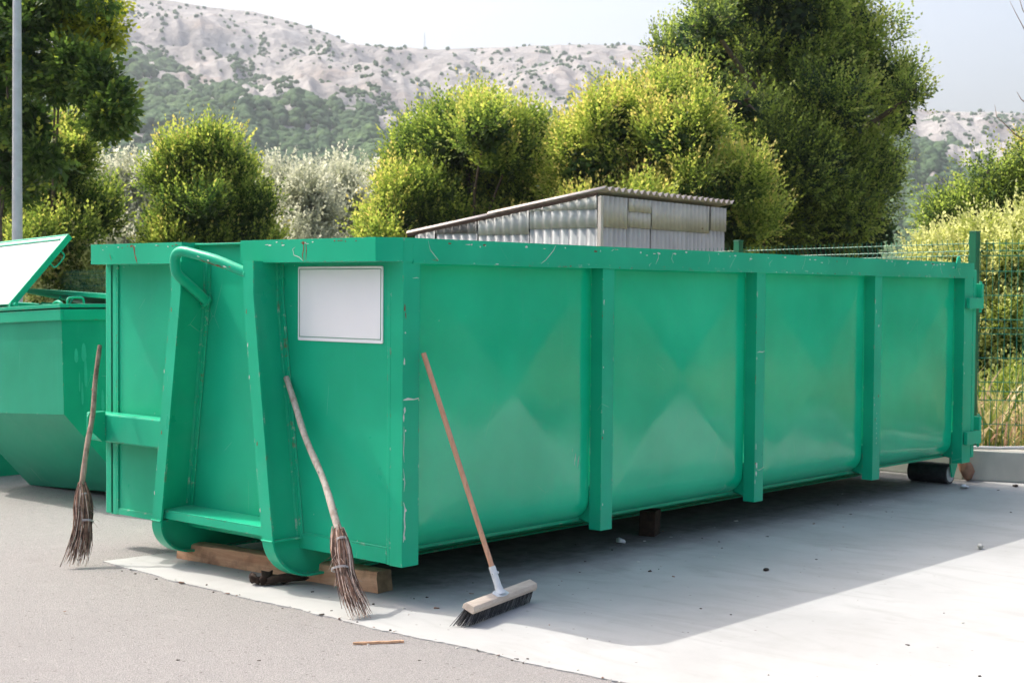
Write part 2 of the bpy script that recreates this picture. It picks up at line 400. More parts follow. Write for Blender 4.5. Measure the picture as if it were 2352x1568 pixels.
VEG = [(-600,100),(0,120),(130,150),(260,120),(350,155),(450,215),(560,225),(650,240),(750,240),(880,285),(1000,330),(1200,360),(1500,360),(1800,300),(1950,290),(2050,300),(2150,345),(2250,425),(2350,480),(3000,520)]
def scrub():
    Vs = []; Fs = []; Ts = []; n = 0; cnt = 0
    shapes = []
    for k in range(8):
        d = np.array([1 + .35*noise.noise(Vector(v)*1.7 + Vector((k*7.3,0,0))) + .18*noise.noise(Vector(v)*4+Vector((k,3,1))) for v in IV]); shapes.append(IV*d[:, None])
    for i in range(120000):
        px = rng.uniform(-700, 3000); t = rng.uniform(.03, 1.0)
        p = hill_pt(px, t); y = HOR - (p.z-1.5)/((p-CAM).dot(f2))*F
        b = interp(VEG, px) + 45*noise.noise(Vector((px*.008, t*7, 0))) + 55*noise.noise(Vector((px*.02+t*6, 4, t*2.)))
        if y > b: pr = .95 if t < .95 else .4
        else:
            nn = noise.noise(Vector((px*.012+t*9, t*7, 2.))) + .6*noise.noise(Vector((px*.04+t*22, t*18, 5.)))
            pr = .022 + max(0, nn-.06)*3.4*math.exp(-(b-y)/90.)
        if rng.random() > pr: continue
        big = y > b
        if big and rng.random() < .42*min(1, max(0, (.5-t)/.4)): pass
        s = rng.uniform(2.6, 5.4) if big else rng.uniform(.8, 2.6)
        s *= .5 + .5*t
        a = rng.uniform(0, 6.28); c, q = math.cos(a), math.sin(a)
        sh = shapes[rng.integers(8)] * np.array([s, s*rng.uniform(.8,1.1), s*rng.uniform(.7,1.15)])
        sh = np.stack([sh[:,0]*c-sh[:,1]*q, sh[:,0]*q+sh[:,1]*c, sh[:,2]], 1) + np.array([p.x, p.y, p.z+s*.35])
        Vs.append(sh); Fs.append(IF+n); n += len(IV); cnt += 1
        tt = .25 + .5*rng.random() + (.3 if noise.noise(Vector((px*.006, t*5, 7))) > .05 and y > b+40 else 0)
        Ts.append(np.full(len(IF), min(1, tt)))
    o = mesh_np('hillside_scrub', np.concatenate(Vs), np.concatenate(Fs), M['scrub'], tint=np.concatenate(Ts), smooth=True)
    tag(o, 'blue green scrub and low woodland covering the lower slopes of the limestone mountain', 'scrub', kind='stuff'); print('scrub', cnt)
scrub()
def opposite_hills():
    # far side of the valley, unseen, added so the paint reflects dark woods
    mb = MB()
    def fn(a, b):
        az = math.radians(41.65 + 62 + a*236); d = 240 + 500*b
        h = -3 + 190*b**1.1*(.8+.35*math.sin(a*7+1)) + 18*noise.fractal(Vector((math.cos(az)*d*.012, math.sin(az)*d*.012, 4)), .9, 2.1, 5)*min(1, b*5)
        return Vector((CAM.x+math.cos(az)*d, CAM.y+math.sin(az)*d, h))
    mb.grid(fn, 160, 40, flip=False); tag(mb.build('unseen_wooded_hills', M['scrubland'], smooth=180), kind='structure')
M['scrubland'] = soil_dark()
opposite_hills()
# mast on the ridge
mp = hill_pt(971, 1.0); mm = MB()
for a in range(3):
    mm.tube([mp + Vector((math.cos(a*2.1)*.7, math.sin(a*2.1)*.7, -3)), mp + Vector((math.cos(a*2.1)*.25, math.sin(a*2.1)*.25, 15))], .12, 5)
for k in range(9):
    z = k*1.8
    for a in range(3):
        r = .7-.45*(z+3)/18
        mm.tube([mp+Vector((math.cos(a*2.1)*r, math.sin(a*2.1)*r, z)), mp+Vector((math.cos((a+1)*2.1)*r, math.sin((a+1)*2.1)*r, z+1.6))], .07, 4)
tag(mm.build('radio_mast', M['galv']), 'thin lattice mast standing on the mountain ridge against the sky', 'mast')

# ------------------------------------------------------------ foliage
def leaves(P, D, L, W, tint, up=None):
    """diamond leaves: P base pts, D directions, L length, W width -> V,F,tint"""
    n = len(P); D = D/np.linalg.norm(D, axis=1)[:, None]
    rnd = rng.normal(size=(n, 3)) if up is None else up; Sd = np.cross(D, rnd); Sd /= np.linalg.norm(Sd, axis=1)[:, None] + 1e-9
    Nn = np.cross(D, Sd)
    a = P; b = P + D*L[:, None]*.45 + Sd*W[:, None]*.55 + Nn*L[:, None]*.10; c = P + D*L[:, None]; d = P + D*L[:, None]*.45 - Sd*W[:, None]*.5 + Nn*L[:, None]*.10
    V = np.stack([a, b, c, d], 1).reshape(-1, 3); Fq = np.arange(n*4).reshape(n, 4)
    return V, Fq, tint
def sublobes(lobes, sub):
    if not sub: return [tuple(l) for l in lobes]
    out = []
    for l in lobes:
        R0 = (l[3]*l[4]*l[5])**(1/3); k = max(4, int(sub*min(1.5, max(.6, R0))))
        for _ in range(k):
            u = rng.normal(size=3); u[2] += .15; u /= np.linalg.norm(u); f = rng.uniform(.45, .95)
            r = R0*rng.uniform(.26, .46); r = min(max(r, .18), .80)
            out.append((l[0]+u[0]*l[3]*f, l[1]+u[1]*l[4]*f, l[2]+u[2]*l[5]*f, r, r, r*rng.uniform(.8, 1.25)))
    return out
def crown_np(lobes, sprays, per, leaf, spl=(.25, .55), upw=.7, tipy=.55, base_t=.2, fill=.22, sub=12):
    """lobes: (x,y,z,rx,ry,rz); leafy shoots root near lobe surfaces and point outwards and up"""
    core = np.array(lobes); L = np.array(sublobes(lobes, sub)); ltint = rng.normal(size=len(L))*.10; vol = (L[:,3]*L[:,4]*L[:,5])**(2/3); pick = rng.choice(len(L), size=sprays, p=vol/vol.sum())
    u = rng.normal(size=(sprays, 3)); u /= np.linalg.norm(u, axis=1)[:, None]
    Lp = L[pick]; lt_ = ltint[pick]
    # lumpy radius
    ph = (u*2.3+Lp[:, :3]*1.7); lump = .84 + .16*np.sin(ph[:,0]*3.1)*np.sin(ph[:,1]*2.7+1)*np.sin(ph[:,2]*3.3+2) + rng.normal(size=sprays)*.05
    rr = np.where(rng.random(sprays) < fill, rng.uniform(.25, .85, sprays), rng.uniform(.84, 1.0, sprays))*lump
    P = Lp[:, :3] + u*Lp[:, 3:6]*rr[:, None]
    # drop shoots in random holes
    h = np.sin(P[:,0]*2.9+1.3)*np.sin(P[:,1]*3.3+.4)*np.sin(P[:,2]*3.7+2.2); keep = (h > -.30) | (rng.random(sprays) < .22); keep &= P[:,2] > .05
    P, u, lt_ = P[keep], u[keep], lt_[keep]; n = len(P)
    D = u*.75 + np.array([0,0,upw]) + rng.normal(size=(n,3))*.28; D /= np.linalg.norm(D, axis=1)[:, None]
    ln = rng.uniform(*spl, n)
    longr = rng.random(n) < .13; ln[longr] *= 1.4; D[longr, 2] += .8; D /= np.linalg.norm(D, axis=1)[:, None]
    Ps = []; Ds = []; Tt = []
    sp_t = rng.normal(size=n)*.12 + .10*np.sin(P[:,0]*1.3+P[:,1]*.9) + longr*.18 + lt_
    s0 = np.cross(D, rng.normal(size=(n, 3)) + np.array([0, 0, .8])); s0 /= np.linalg.norm(s0, axis=1)[:, None]
    nr0 = np.cross(D, s0); Us = []
    for k in range(per):
        s = (k+.5)/per
        bend = np.array([0,0,.12])*s*s
        q = P + D*(ln*s)[:, None] + bend*ln[:, None]
        side = s0*(1 if k % 2 else -1) + nr0*rng.normal(size=n)[:, None]*.25
        Us.append(nr0 + rng.normal(size=(n,3))*.28)
        Ps.append(q + rng.normal(size=(n,3))*leaf*.18); Ds.append(D*(.6+.5*s) + side*(.9-.6*s) + rng.normal(size=(n,3))*.10)
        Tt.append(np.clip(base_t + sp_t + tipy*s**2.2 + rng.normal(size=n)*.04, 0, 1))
    P_, D_, T_, U_ = np.concatenate(Ps), np.concatenate(Ds), np.concatenate(Tt), np.concatenate(Us)
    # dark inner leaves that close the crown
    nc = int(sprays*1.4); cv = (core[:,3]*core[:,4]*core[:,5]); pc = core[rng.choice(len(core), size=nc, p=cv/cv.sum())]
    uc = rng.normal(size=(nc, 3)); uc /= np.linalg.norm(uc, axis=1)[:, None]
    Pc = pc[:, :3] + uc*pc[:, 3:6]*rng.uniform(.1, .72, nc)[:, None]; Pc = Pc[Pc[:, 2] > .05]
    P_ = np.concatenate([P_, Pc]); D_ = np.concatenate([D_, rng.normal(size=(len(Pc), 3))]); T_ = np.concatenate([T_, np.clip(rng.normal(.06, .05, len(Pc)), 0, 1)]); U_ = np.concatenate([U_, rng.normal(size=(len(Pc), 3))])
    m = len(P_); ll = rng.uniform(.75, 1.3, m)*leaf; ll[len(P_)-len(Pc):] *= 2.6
    return leaves(P_, D_, ll, ll*rng.uniform(.52, .72, m), T_, U_)
def trunk_mb(base, lobes, r, nl=99):
    mb = MB(); base = Vector(base); lobes = sorted(lobes, key=lambda l: -l[3]*l[5])[:nl]
    cx = sum(l[0]*l[3] for l in lobes)/sum(l[3] for l in lobes); cy = sum(l[1]*l[3] for l in lobes)/sum(l[3] for l in lobes)
    top = max(l[2] for l in lobes)
    pts = [base + Vector(((cx-base.x)*t + .08*r*10*math.sin(t*5)*.3, (cy-base.y)*t, (top)*t)) for t in np.linspace(0, 1, 7)]
    mb.tube(pts, [r*(1.25 if i == 0 else 1-.8*i/6) for i in range(7)], 9)
    for l in lobes:
        c = Vector(l[:3]); s = pts[1] if c.z < top*.6 else pts[3]
        if (c-s).length < .3: continue
        mid = s.lerp(c, .5) + Vector((random.uniform(-.15,.15), random.uniform(-.15,.15), .15))
        mb.tube([s, s.lerp(mid, .5), mid, c, c.lerp(c+(c-s).normalized()*l[3]*.6, 1)], [r*.36, r*.3, r*.24, r*.15, r*.05], 7)
        for k in range(5):
            d = Vector((random.uniform(-1,1), random.uniform(-1,1), random.uniform(-.2,1))).normalized()
            e = c + Vector((d.x*l[3], d.y*l[4], d.z*l[5]))*.85
            mb.tube([c, c.lerp(e, .5)+Vector((0,0,.08)), e], [r*.18, r*.1, r*.03], 5)
    return mb
def ax(px, d):
    """ground point seen in picture column px at depth d"""
    p = CAM + (f2 + r2*((px-1176)/F))*d; return p
def lobe_at(px, py, d, rw, rh, dz=0, rd_=None):
    """lobe centre given by direction and distance; rw, rh radii in picture units at that distance"""
    p = ax(px, d); z = 1.5 + (HOR-py)/F*d; r = rw/F*d
    return (p.x, p.y, z, r, rd_ or r, rh/F*d)
def tree(name, label, cat, px, d, lobes, mat, sprays, per, leaf, tr=.12, group=None, dj=0, nl=99, dy=0, sc=1, **k):
    lb = [lobe_at(px + (l[0]-px)*sc, l[1]+dy, l[2] + (dj if i % 3 == 1 else (-dj if i % 3 == 2 else 0)), l[3]*sc, *l[4:]) for i, l in enumerate(lobes)]
    b = ax(px, d); b.z = 0
    root = empty(name, b); tag(root, label, cat, group)
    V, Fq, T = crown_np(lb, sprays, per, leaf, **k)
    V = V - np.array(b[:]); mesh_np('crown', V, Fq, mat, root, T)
    t = trunk_mb((0,0,-.3), [(l[0]-b.x, l[1]-b.y, *l[2:]) for l in lb], tr, nl).build('trunk', M['treebark'], root, smooth=60)
    return root
# left plane tree: dark, drooping bough towards the right
tree('broadleaf_tree', 'tall dark broadleaf tree at the left, its bough drooping right behind the lamp pole', 'tree', 0, 23,
     [(-60,250,23.5,100,170),(-40,-40,23.5,80,80),(10,80,23,75,120),(60,300,23.2,65,80),(20,390,23.4,70,80),(85,180,23,50,60),(95,60,23,35,50),(150,150,22.7,34,32),(188,165,22.6,30,26),(222,195,22.4,28,28),(250,235,22.2,27,28),(264,268,22.1,15,18),(236,290,22.1,15,15),(205,235,22.5,18,18),(150,205,22.7,28,22),(130,0,22.8,60,14),(225,8,22.5,26,9),(115,385,23,40,40)],
     M['leaf_plane'], 4300, 7, .092, .07, sub=6, nl=5, spl=(.10,.32), upw=-.15, tipy=.3, base_t=.20, fill=.3)
tree('broadleaf_tree', 'yellow green bough and crown of the tree at the top left corner', 'tree', 90, 26,
     [(150,60,24,60,45),(200,55,23.8,45,40),(150,20,24,80,35),(225,30,23.8,40,28),(235,85,23.6,22,22)],
     M['leaf_plane'], 2000, 7, .09, .05, nl=2, spl=(.15,.4), upw=-.1, tipy=.3, base_t=.72, fill=.3)
B1 = 'shrubs and trees behind the fence'
tree('round_shrub', 'dark green bush with pale upright shoots between the lamp pole and the red tipped bush', 'shrub', 130, 26,
     [(40,470,26,120,110),(110,430,26,95,120),(150,390,25.8,60,75),(185,360,25.6,40,40),(190,500,26,90,80),(-80,430,26,90,150),(60,560,25,160,60)],
     M['leaf_bush'], 9000, 9, .064, .09, B1, spl=(.2,.5), upw=.85, tipy=.5, base_t=.16)
tree('round_shrub', 'conical bush with yellow and reddish shoot tips above the front rim of the container', 'shrub', 490, 27,
     [(450,360,27,95,70),(480,330,27,70,50),(400,420,27,75,80),(500,440,27,120,85),(560,500,27,110,70),(400,520,27,90,60),(600,540,27,75,50),(480,560,27,150,60),(405,365,27,50,50),(550,385,27,60,50),(440,470,26.5,110,60)],
     M['leaf_bush'], 12000, 9, .062, .09, B1, spl=(.2,.52), upw=1.0, tipy=.55, base_t=.17, dy=38, sc=.86)
tree('round_shrub', 'wide yellow green bush behind the low end of the corrugated shed', 'shrub', 1080, 30,
     [(1060,300,30,130,75),(960,350,30,85,75),(1170,310,30,95,75),(1000,430,30,130,95),(1150,430,30,130,100),(900,470,30,75,75),(1060,250,30,80,45),(1250,330,30,60,70),(950,520,30,110,50),(1200,520,30,150,60),(1290,410,29,60,80),(1110,260,29,80,55)],
     M['leaf_bush'], 16000, 9, .066, .11, B1, spl=(.25,.6), upw=.95, tipy=.50, base_t=.25, dj=.9, dy=46, sc=1.0)
tree('round_shrub', 'tall pale yellow green shrub between the wide bush and the large tree', 'shrub', 1480, 28,
     [(1400,260,28,85,80),(1480,230,28,110,75),(1560,300,28,100,90),(1360,360,28,85,90),(1460,390,28,130,100),(1600,420,28,110,80),(1690,400,27,60,55),(1320,430,28,60,60),(1420,500,28,170,70),(1640,500,28,130,70)],
     M['leaf_bush'], 16000, 9, .066, .1, B1, spl=(.25,.65), upw=.85, tipy=.46, base_t=.33, dj=.8, dy=24, sc=1.02)
tree('evergreen_tree', 'large dark green tree towering right of centre behind the shed', 'tree', 1840, 32,
     [(1640,90,32,130,95),(1560,150,32,90,70),(1780,60,32,150,110),(1930,90,32,120,100),(1700,230,32,150,120),(1880,230,32,150,130),(2010,190,32,70,75),(2050,260,32,60,70),(1800,380,32,200,120),(1960,380,32,110,110),(2030,400,32,55,50),(1700,480,32,160,110),(1880,500,32,170,90),(1990,530,32,90,60),(1750,-40,32,170,90),(1890,-20,32,110,60),(1650,10,32,60,40),(2095,215,32,26,22),(2070,180,32,25,25),(1850,580,32,230,70),(1620,60,30.5,60,45),(1720,130,30.3,60,40),(1760,40,30.5,55,40),(1600,200,30.4,50,40),(1860,150,30.6,55,40),(1930,60,30.8,45,35),(1700,250,30.2,55,40),(1820,290,30.4,50,35)],
     M['leaf_big'], 33000, 9, .070, .28, spl=(.25,.6), upw=.6, tipy=.55, base_t=.30, sc=.98, dj=1.3)
tree('evergreen_shrub', 'dark spiky shrub at the right edge, above the pale climbing plants', 'shrub', 2300, 19,
     [(2340,455,19,50,40),(2380,395,19,35,32),(2280,470,19,40,32),(2220,490,19,34,20),(2170,508,19,26,10),(2420,400,19,80,80),(2330,500,19,110,50),(2262,400,19,9,22)],
     M['leaf_big'], 5200, 10, .042, .05, spl=(.12,.42), upw=.35, tipy=.45, base_t=.10)
tree('evergreen_shrub', 'orange tipped shoots of a shrub at the right edge of the picture', 'shrub', 2400, 20,
     [(2350,400,20,28,40),(2375,345,20,22,35),(2400,440,20,60,60)],
     M['leaf_bush'], 1100, 9, .04, .04, spl=(.12,.35), upw=.7, tipy=.45, base_t=.5)
tree('climbing_shrub', 'pale bright green climbing shrub heaped behind the fence at the right', 'shrub', 2260, 15.5,
     [(2180,570,15.8,70,40),(2260,550,15.6,80,45),(2340,530,15.5,70,45),(2330,600,15.3,110,80),(2210,620,15.6,110,60),(2430,560,15.6,100,100),(2280,720,15.4,110,70),(2380,780,15.3,110,90),(2240,830,15.5,80,90),(2340,900,15.2,110,80),(2230,960,15.2,70,60)],
     M['leaf_vine'], 9500, 8, .038, .03, spl=(.08,.24), upw=.4, tipy=.45, base_t=.58)
tree('climbing_shrub', 'low green shrubs along the fence foot right of the container', 'shrub', 2330, 14.2,
     [(2290,950,14.2,70,75),(2380,960,14.2,80,85),(2330,1000,14.0,120,40)],
     M['leaf_vine'], 2600, 7, .035, .02, spl=(.08,.22), upw=.6, tipy=.4, base_t=.22)
tree('climbing_shrub', 'yellow leaved shrub behind the skip and the left fence post', 'shrub', 150, 24.8,
     [(110,640,25,45,60),(165,600,25,45,45),(215,660,25.3,60,45),(60,620,25,60,70),(150,700,25,110,45)],
     M['leaf_vine'], 2200, 8, .06, .04, spl=(.12,.35), upw=.35, tipy=.3, base_t=.45)
for i, (px, d, w_, top) in enumerate([(285,62,75,372),(345,66,60,368),(640,64,75,375),(700,60,70,395),(770,63,75,382),(835,66,70,378),(200,66,60,390),(905,66,70,385)]):
    tree('silver_shrub', ['silvery grey leaved tree in the gap left of the conical bush', 'silvery leaved tree half hidden behind the left side of the conical bush', 'silvery leaved tree just right of the conical bush', 'lower silvery tree in the middle of the silver row', 'silvery tree left of the wide yellow green bush', 'silvery tree touching the wide yellow green bush', 'silvery tree behind the leftmost dark bush', 'silvery tree hidden mostly by the wide bush'][i], 'tree', px, d,
         [(px,top+60,d,w_,60),(px-25,top+130,d,w_*.8,90),(px+30,top+120,d,w_*.8,90),(px,top+220,d-1,w_*1.1,100)],
         M['leaf_silver'], 1700, 7, .13, .12, 'silvery trees behind the bushes', spl=(.3,.8), upw=.7, tipy=.5, base_t=.2)
# bare twigs reaching in at the upper right
tw = MB()
p0 = ax(2440, 18)
for pts in ([(2440,240,18),(2352,90,18),(2335,55,18),(2318,25,18),(2305,0,18)], [(2352,320,18),(2320,300,18),(2300,280,18),(2280,262,18),(2275,235,18)], [(2352,45,18),(2335,20,18),(2322,-20,18)], [(2352,235,18),(2335,222,18),(2325,205,18)], [(2440,240,18),(2420,340,18),(2410,500,18),(2400,650,18.2)]):
    P3 = [Vector(lobe_at(a, b, c, 1, 1)[:3]) for a, b, c in pts]
    if pts[-1][1] == 650: P3.append(Vector((P3[-1].x, P3[-1].y, 0))); rr = [.012,.018,.026,.03,.035]
    else: rr = list(np.linspace(.009, .002, len(P3)))
    tw.tube(P3, rr, 5)
tag(tw.build('bare_sapling', M['twig']), 'thin bare twigs of a sapling reaching in at the upper right edge', 'sapling')

def reeds():
    n = 5200; Ps = []; Ds = []
    a = rng.uniform(0, 1, n); b = rng.uniform(0, 1, n)**1.5
    base = np.array([A[:] + np.array(rd[:])*(s*9-.5) + np.array(nrm[:])*(.5+q*3.2) for s, q in zip(a, b)]); base[:, 2] = .2
    D = rng.normal(size=(n, 3))*.42; D[:, 2] = 1.0; D /= np.linalg.norm(D, axis=1)[:, None]
    L_ = rng.uniform(.28, .90, n); W_ = rng.uniform(.008, .028, n)
    side = np.cross(D, rng.normal(size=(n, 3))); side /= np.linalg.norm(side, axis=1)[:, None]
    droop = np.cross(side, D)*rng.uniform(-.1, .45, n)[:, None]
    rows = []
    for s, wd in ((0, 1), (.35, 1), (.7, .75), (1, .05)):
        c = base + D*(L_*s)[:, None] + droop*(L_*s*s)[:, None] - np.array([0,0,1.])*(L_*s**3*.25)[:, None]
        rows += [c - side*(W_*wd*.5)[:, None], c + side*(W_*wd*.5)[:, None]]
    V = np.stack(rows, 1).reshape(-1, 3); idx = np.arange(n)[:, None]*8
    Fq = np.concatenate([idx+np.array([[0,1,3,2]]), idx+np.array([[2,3,5,4]]), idx+np.array([[4,5,7,6]])])
    t = np.clip(rng.normal(.5, .28, n), 0, 1)
    o = mesh_np('tall_grass', V, Fq, M['reed'], tint=np.concatenate([t, t, t]))
    tag(o, 'tall dry and green grass blades growing behind the right hand mesh fence', 'grass', kind='stuff')
reeds()

# ------------------------------------------------------------ fence
def vfold(z): # out-of-plane offset of the V folds
    o = 0
    for zc in (.72, 1.0+.20, 1.84):
        o = max(o, .03*max(0, 1-abs(z-zc)/.045))
    return o
def fence(name, start, d, npan, label, ztop0, ztop1, zb0, zb1, post_h=.09, plen=2.5, first=True):
    root = empty(name, start); tag(root, label, 'fence')
    n_ = Vector((d.y, -d.x, 0)); Lt = npan*plen
    def zt(s): return ztop0+(ztop1-ztop0)*s/Lt
    def zb(s): return zb0+(zb1-zb0)*s/Lt
    for k in range(npan):
        mb = MB(); s0 = k*plen+.05; s1 = (k+1)*plen-.05; H = 1.70
        zs = [(0,1),(.20,1),(.40,1),(.475,1),(.55,1),(.75,1),(.95,1),(1.0,1),(1.07,1),(1.27,1),(1.47,1),(1.60,1),(1.64,1),(1.70,1)]
        def fo(h):
            for c_ in (.475, 1.0, 1.64):
                if abs(h-c_) < .002: return .03
            return 0
        for h, _ in zs:
            zz0, zz1 = zt(s0)-1.70+h, zt(s1)-1.70+h
            a = d*s0 + n_*fo(h); b = d*s1 + n_*fo(h)
            mb.tube([a+Vector((0,0,zz0)), b+Vector((0,0,zz1))], .0035, 4)
        for i in range(int(plen/.05)-1):
            s = s0 + i*.05
            hs = [0,.40,.475,.55,.95,1.0,1.07,1.60,1.64,1.70,1.735]
            mb.tube([d*s + n_*(fo(h)-.006) + Vector((0,0,zt(s)-1.70+h)) for h in hs], .0028, 4)
        mb.build('mesh_panel', M['fencewire'], root)
    for k in range(0 if first else 1, npan+1):
        s = k*plen; c = d*s; mb = MB()
        Mx = Matrix.Translation(c) @ Matrix.Rotation(math.atan2(d.y, d.x), 4, 'Z')
        mb.box((-.033,-.033,zb(s)), (.033,.033,zt(s)+post_h), M=Mx)
        mb.box((-.036,-.036,zt(s)+post_h), (.036,.036,zt(s)+post_h+.012), M=Mx)
        mb.build('post', M['fence'], root, bevel=.004)
    return root
fence('mesh_fence', Vector((6.90,.31,0)), fd, 7, 'green welded mesh fence running away behind the container and the skips', 1.93, 1.75, .15, .1)
fence('mesh_fence', Vector((6.90,.31,0)), Vector((.50,-.866,0)).normalized(), 2, 'green welded mesh fence right of the container rear, in front of tall grass', 1.93, 1.93, .1, .1, first=False, plen=2.5)
pp = MB(); pts = [Vector((6.62,.24,.26)), Vector((6.68,-.02,.266)), Vector((6.86,-.35,.285)), Vector((7.15,-.85,.32)), Vector((7.6,-1.6,.30))]
pp.tube(pts, .014, 8); tag(pp.build('conduit_pipe', M['pipe'], smooth=60), 'thin pale grey pipe lying on top of the concrete retaining wall', 'pipe')

# ------------------------------------------------------------ shed
def corr(p0, d, n_, L, z0f, z1f, pitch=.146, amp=.022, step=8):
    """corrugated vertical sheet from p0 along d"""
    mb = MB(); n = int(L/pitch*step)
    vs = []
    for i in range(n+1):
        s = L*i/n; o = math.cos(2*math.pi*s/pitch)*amp
        c = p0 + d*s + n_*o
        vs += [Vector((c.x, c.y, z0f(s))), Vector((c.x, c.y, z1f(s)))]
    return mb.add(vs, [(2*i, 2*i+2, 2*i+3, 2*i+1) for i in range(n)])
def corr_mat(name, a, b, dark, k):
    m = N(name); c = m.mix(m.ramp(m.noise(2, 5, .6), .3, .7), a, b)
    st = m.noise(1, 5, .65, .2, co=m.coord((7, 7, .9))); c = m.mix(m.ramp(st, .55, .75, 0, k), c, dark)
    v = m.vor(2.4, 'F1', m.coord((1,1,1.3))); c = m.mix(m.ramp(v, .03, .05, .8, 0), c, (.20, .08, .05))
    return m.out(c, .65, m.bump(m.noise(30, 3), .2, .003))
M['corr1'] = corr_mat('fibre_cement_pale', (.44, .46, .45), (.60, .61, .59), (.14, .14, .14), .35)
M['corr2'] = corr_mat('fibre_cement_pinkish', (.60, .545, .50), (.74, .68, .62), (.14, .12, .11), .5)
M['corr3'] = corr_mat('fibre_cement_stained', (.09, .085, .085), (.30, .30, .30), (.02, .02, .02), .9)
M['roofc'] = corr_mat('corrugated_roofing', (.52, .43, .39), (.68, .60, .56), (.16, .10, .08), .4)
def shed():
    SC = Vector((10.894, 7.433, 0)); root = empty('corrugated_shed', SC)
    tag(root, 'lean to shed clad in weathered corrugated sheets behind the container', 'shed')
    # left wall runs towards v (slopes down), right wall runs towards u
    eL = Vector((-.084, .9965, 0)); nL = Vector((-.9965, -.084, 0)); eR = Vector((.9959, .0904, 0)); nR = Vector((.0904, -.9959, 0))
    LL = 3.25; zt = lambda s: 2.83 - .49*s/3.3
    core = MB(); core.prism([eL*.0+eR*.04+eL*.04+Vector((0,0,.1)), eL*.04+eR*.04+Vector((0,0,2.78)), eL*LL+eR*.04+Vector((0,0,2.30)), eL*LL+eR*.04+Vector((0,0,.1))], eR*3.35)
    core.build('frame_core', M['dark'], root)
    seg = [(0, 1.14, 0, 2.37, 'corr1', .03), (0, 1.14, 2.37, 2.62, 'corr1', .042), (0, 1.14, 2.62, 9, 'corr1', .054), (1.14, 2.06, 0, 2.33, 'corr1', .03), (1.14, 2.06, 2.30, 9, 'corr1', .042), (2.06, 2.85, 0, 2.36, 'corr1', .03), (2.06, 2.85, 2.33, 9, 'corr3', .045), (2.85, 3.25, 0, 9, 'corr1', .034)]
    for s0, s1, z0, z1, mt, off in seg:
        o = corr(eL*s0 + nL*off, eL, nL, s1-s0, lambda s: .1 if z0 == 0 else z0, lambda s: max(min(z1, zt(s0+s)-.03), z0+.01)).build('wall_sheet', M[mt], root, smooth=60)
        md = o.modifiers.new('thickness', 'SOLIDIFY'); md.thickness = .007
    segR = [(0, .62, 0, 2.40, .03), (0, .62, 2.38, 2.80, .042), (.62, 1.25, 0, 2.42, .028), (.62, 1.25, 2.40, 2.64, .040), (.62, 1.25, 2.62, 2.80, .052), (1.25, 3.46, 0, 2.44, .032), (1.25, 2.95, 2.40, 2.80, .044), (2.95, 3.46, 2.44, 2.80, .05)]
    for s0, s1, z0, z1, off in segR:
        o = corr(eR*s0 + nR*off, eR, nR, s1-s0, lambda s: .1 if z0 == 0 else z0, lambda s: z1, pitch=.118, amp=.024).build('wall_sheet', M['corr2'], root, smooth=60)
        md = o.modifiers.new('thickness', 'SOLIDIFY'); md.thickness = .007
    # roof: corrugations run down the slope (along eL); ripple seen along right edge
    def rf(s0, s1, lift):
        mb = MB(); n = 26*12; vs = []
        for i in range(n+1):
            a = -.05 + 3.68*i/n; o = math.cos(2*math.pi*a/.165)*.030
            for s in (s0, s1):
                vs.append(eR*a + eL*s + Vector((0, 0, zt(s)+.045+lift+o)))
        mb.add(vs, [(2*i, 2*i+2, 2*i+3, 2*i+1) for i in range(n)])
        ob = mb.build('roof_sheet', M['roofc'], root, smooth=60); md = ob.modifiers.new('thickness', 'SOLIDIFY'); md.thickness = .006
    rf(-.10, 1.9, .012); rf(1.75, 3.42, -.008)
    bd = MB(); bd.prism([eL*-.02+nL*.075+Vector((0,0,2.80)), eL*-.02+nL*.075+Vector((0,0,2.84)), eL*3.35+nL*.075+Vector((0,0,2.84-.5)), eL*3.35+nL*.075+Vector((0,0,2.80-.5))], nL*.02)
    bd.build('verge_board', M['bark'], root)
    # corner strip
    cs = MB(); cs.box((-.085,-.085,.1), (-.03,-.03,2.79)); cs.build('corner_strip', M['corr2'], root, bevel=.004)
shed()

# ------------------------------------------------------------ lamp pole
def pole():
    b = Vector((4.60, 11.47, 0)); root = empty('lamp_pole', b); tag(root, 'grey galvanised lamp pole at the left rising out of the picture behind the skips', 'lamp post')
    m = MB(); m.tube([(0,0,0),(0,0,1),(.01,.01,3),(.02,.02,5),(.03,.03,7.5)], [.068,.066,.058,.050,.042], 16); m.build('pole', M['galv'], root, smooth=60)
    m = MB(); m.box((-.11,-.11,0), (.11,.11,.02)); m.build('base_plate', M['galv'], root, bevel=.004)
    m = MB(); m.tube([(.03,.03,7.45),(.03,-.25,7.75),(.03,-.75,7.85)], .03, 10); m.build('arm', M['galv'], root, smooth=60)
    m = MB(); m.prism([(-.09,-.7,7.82),(.15,-.7,7.82),(.17,-1.2,7.82),(-.11,-1.2,7.82)], (0,0,.08)); m.build('lamp_head', M['galv'], root, bevel=.02)
pole()

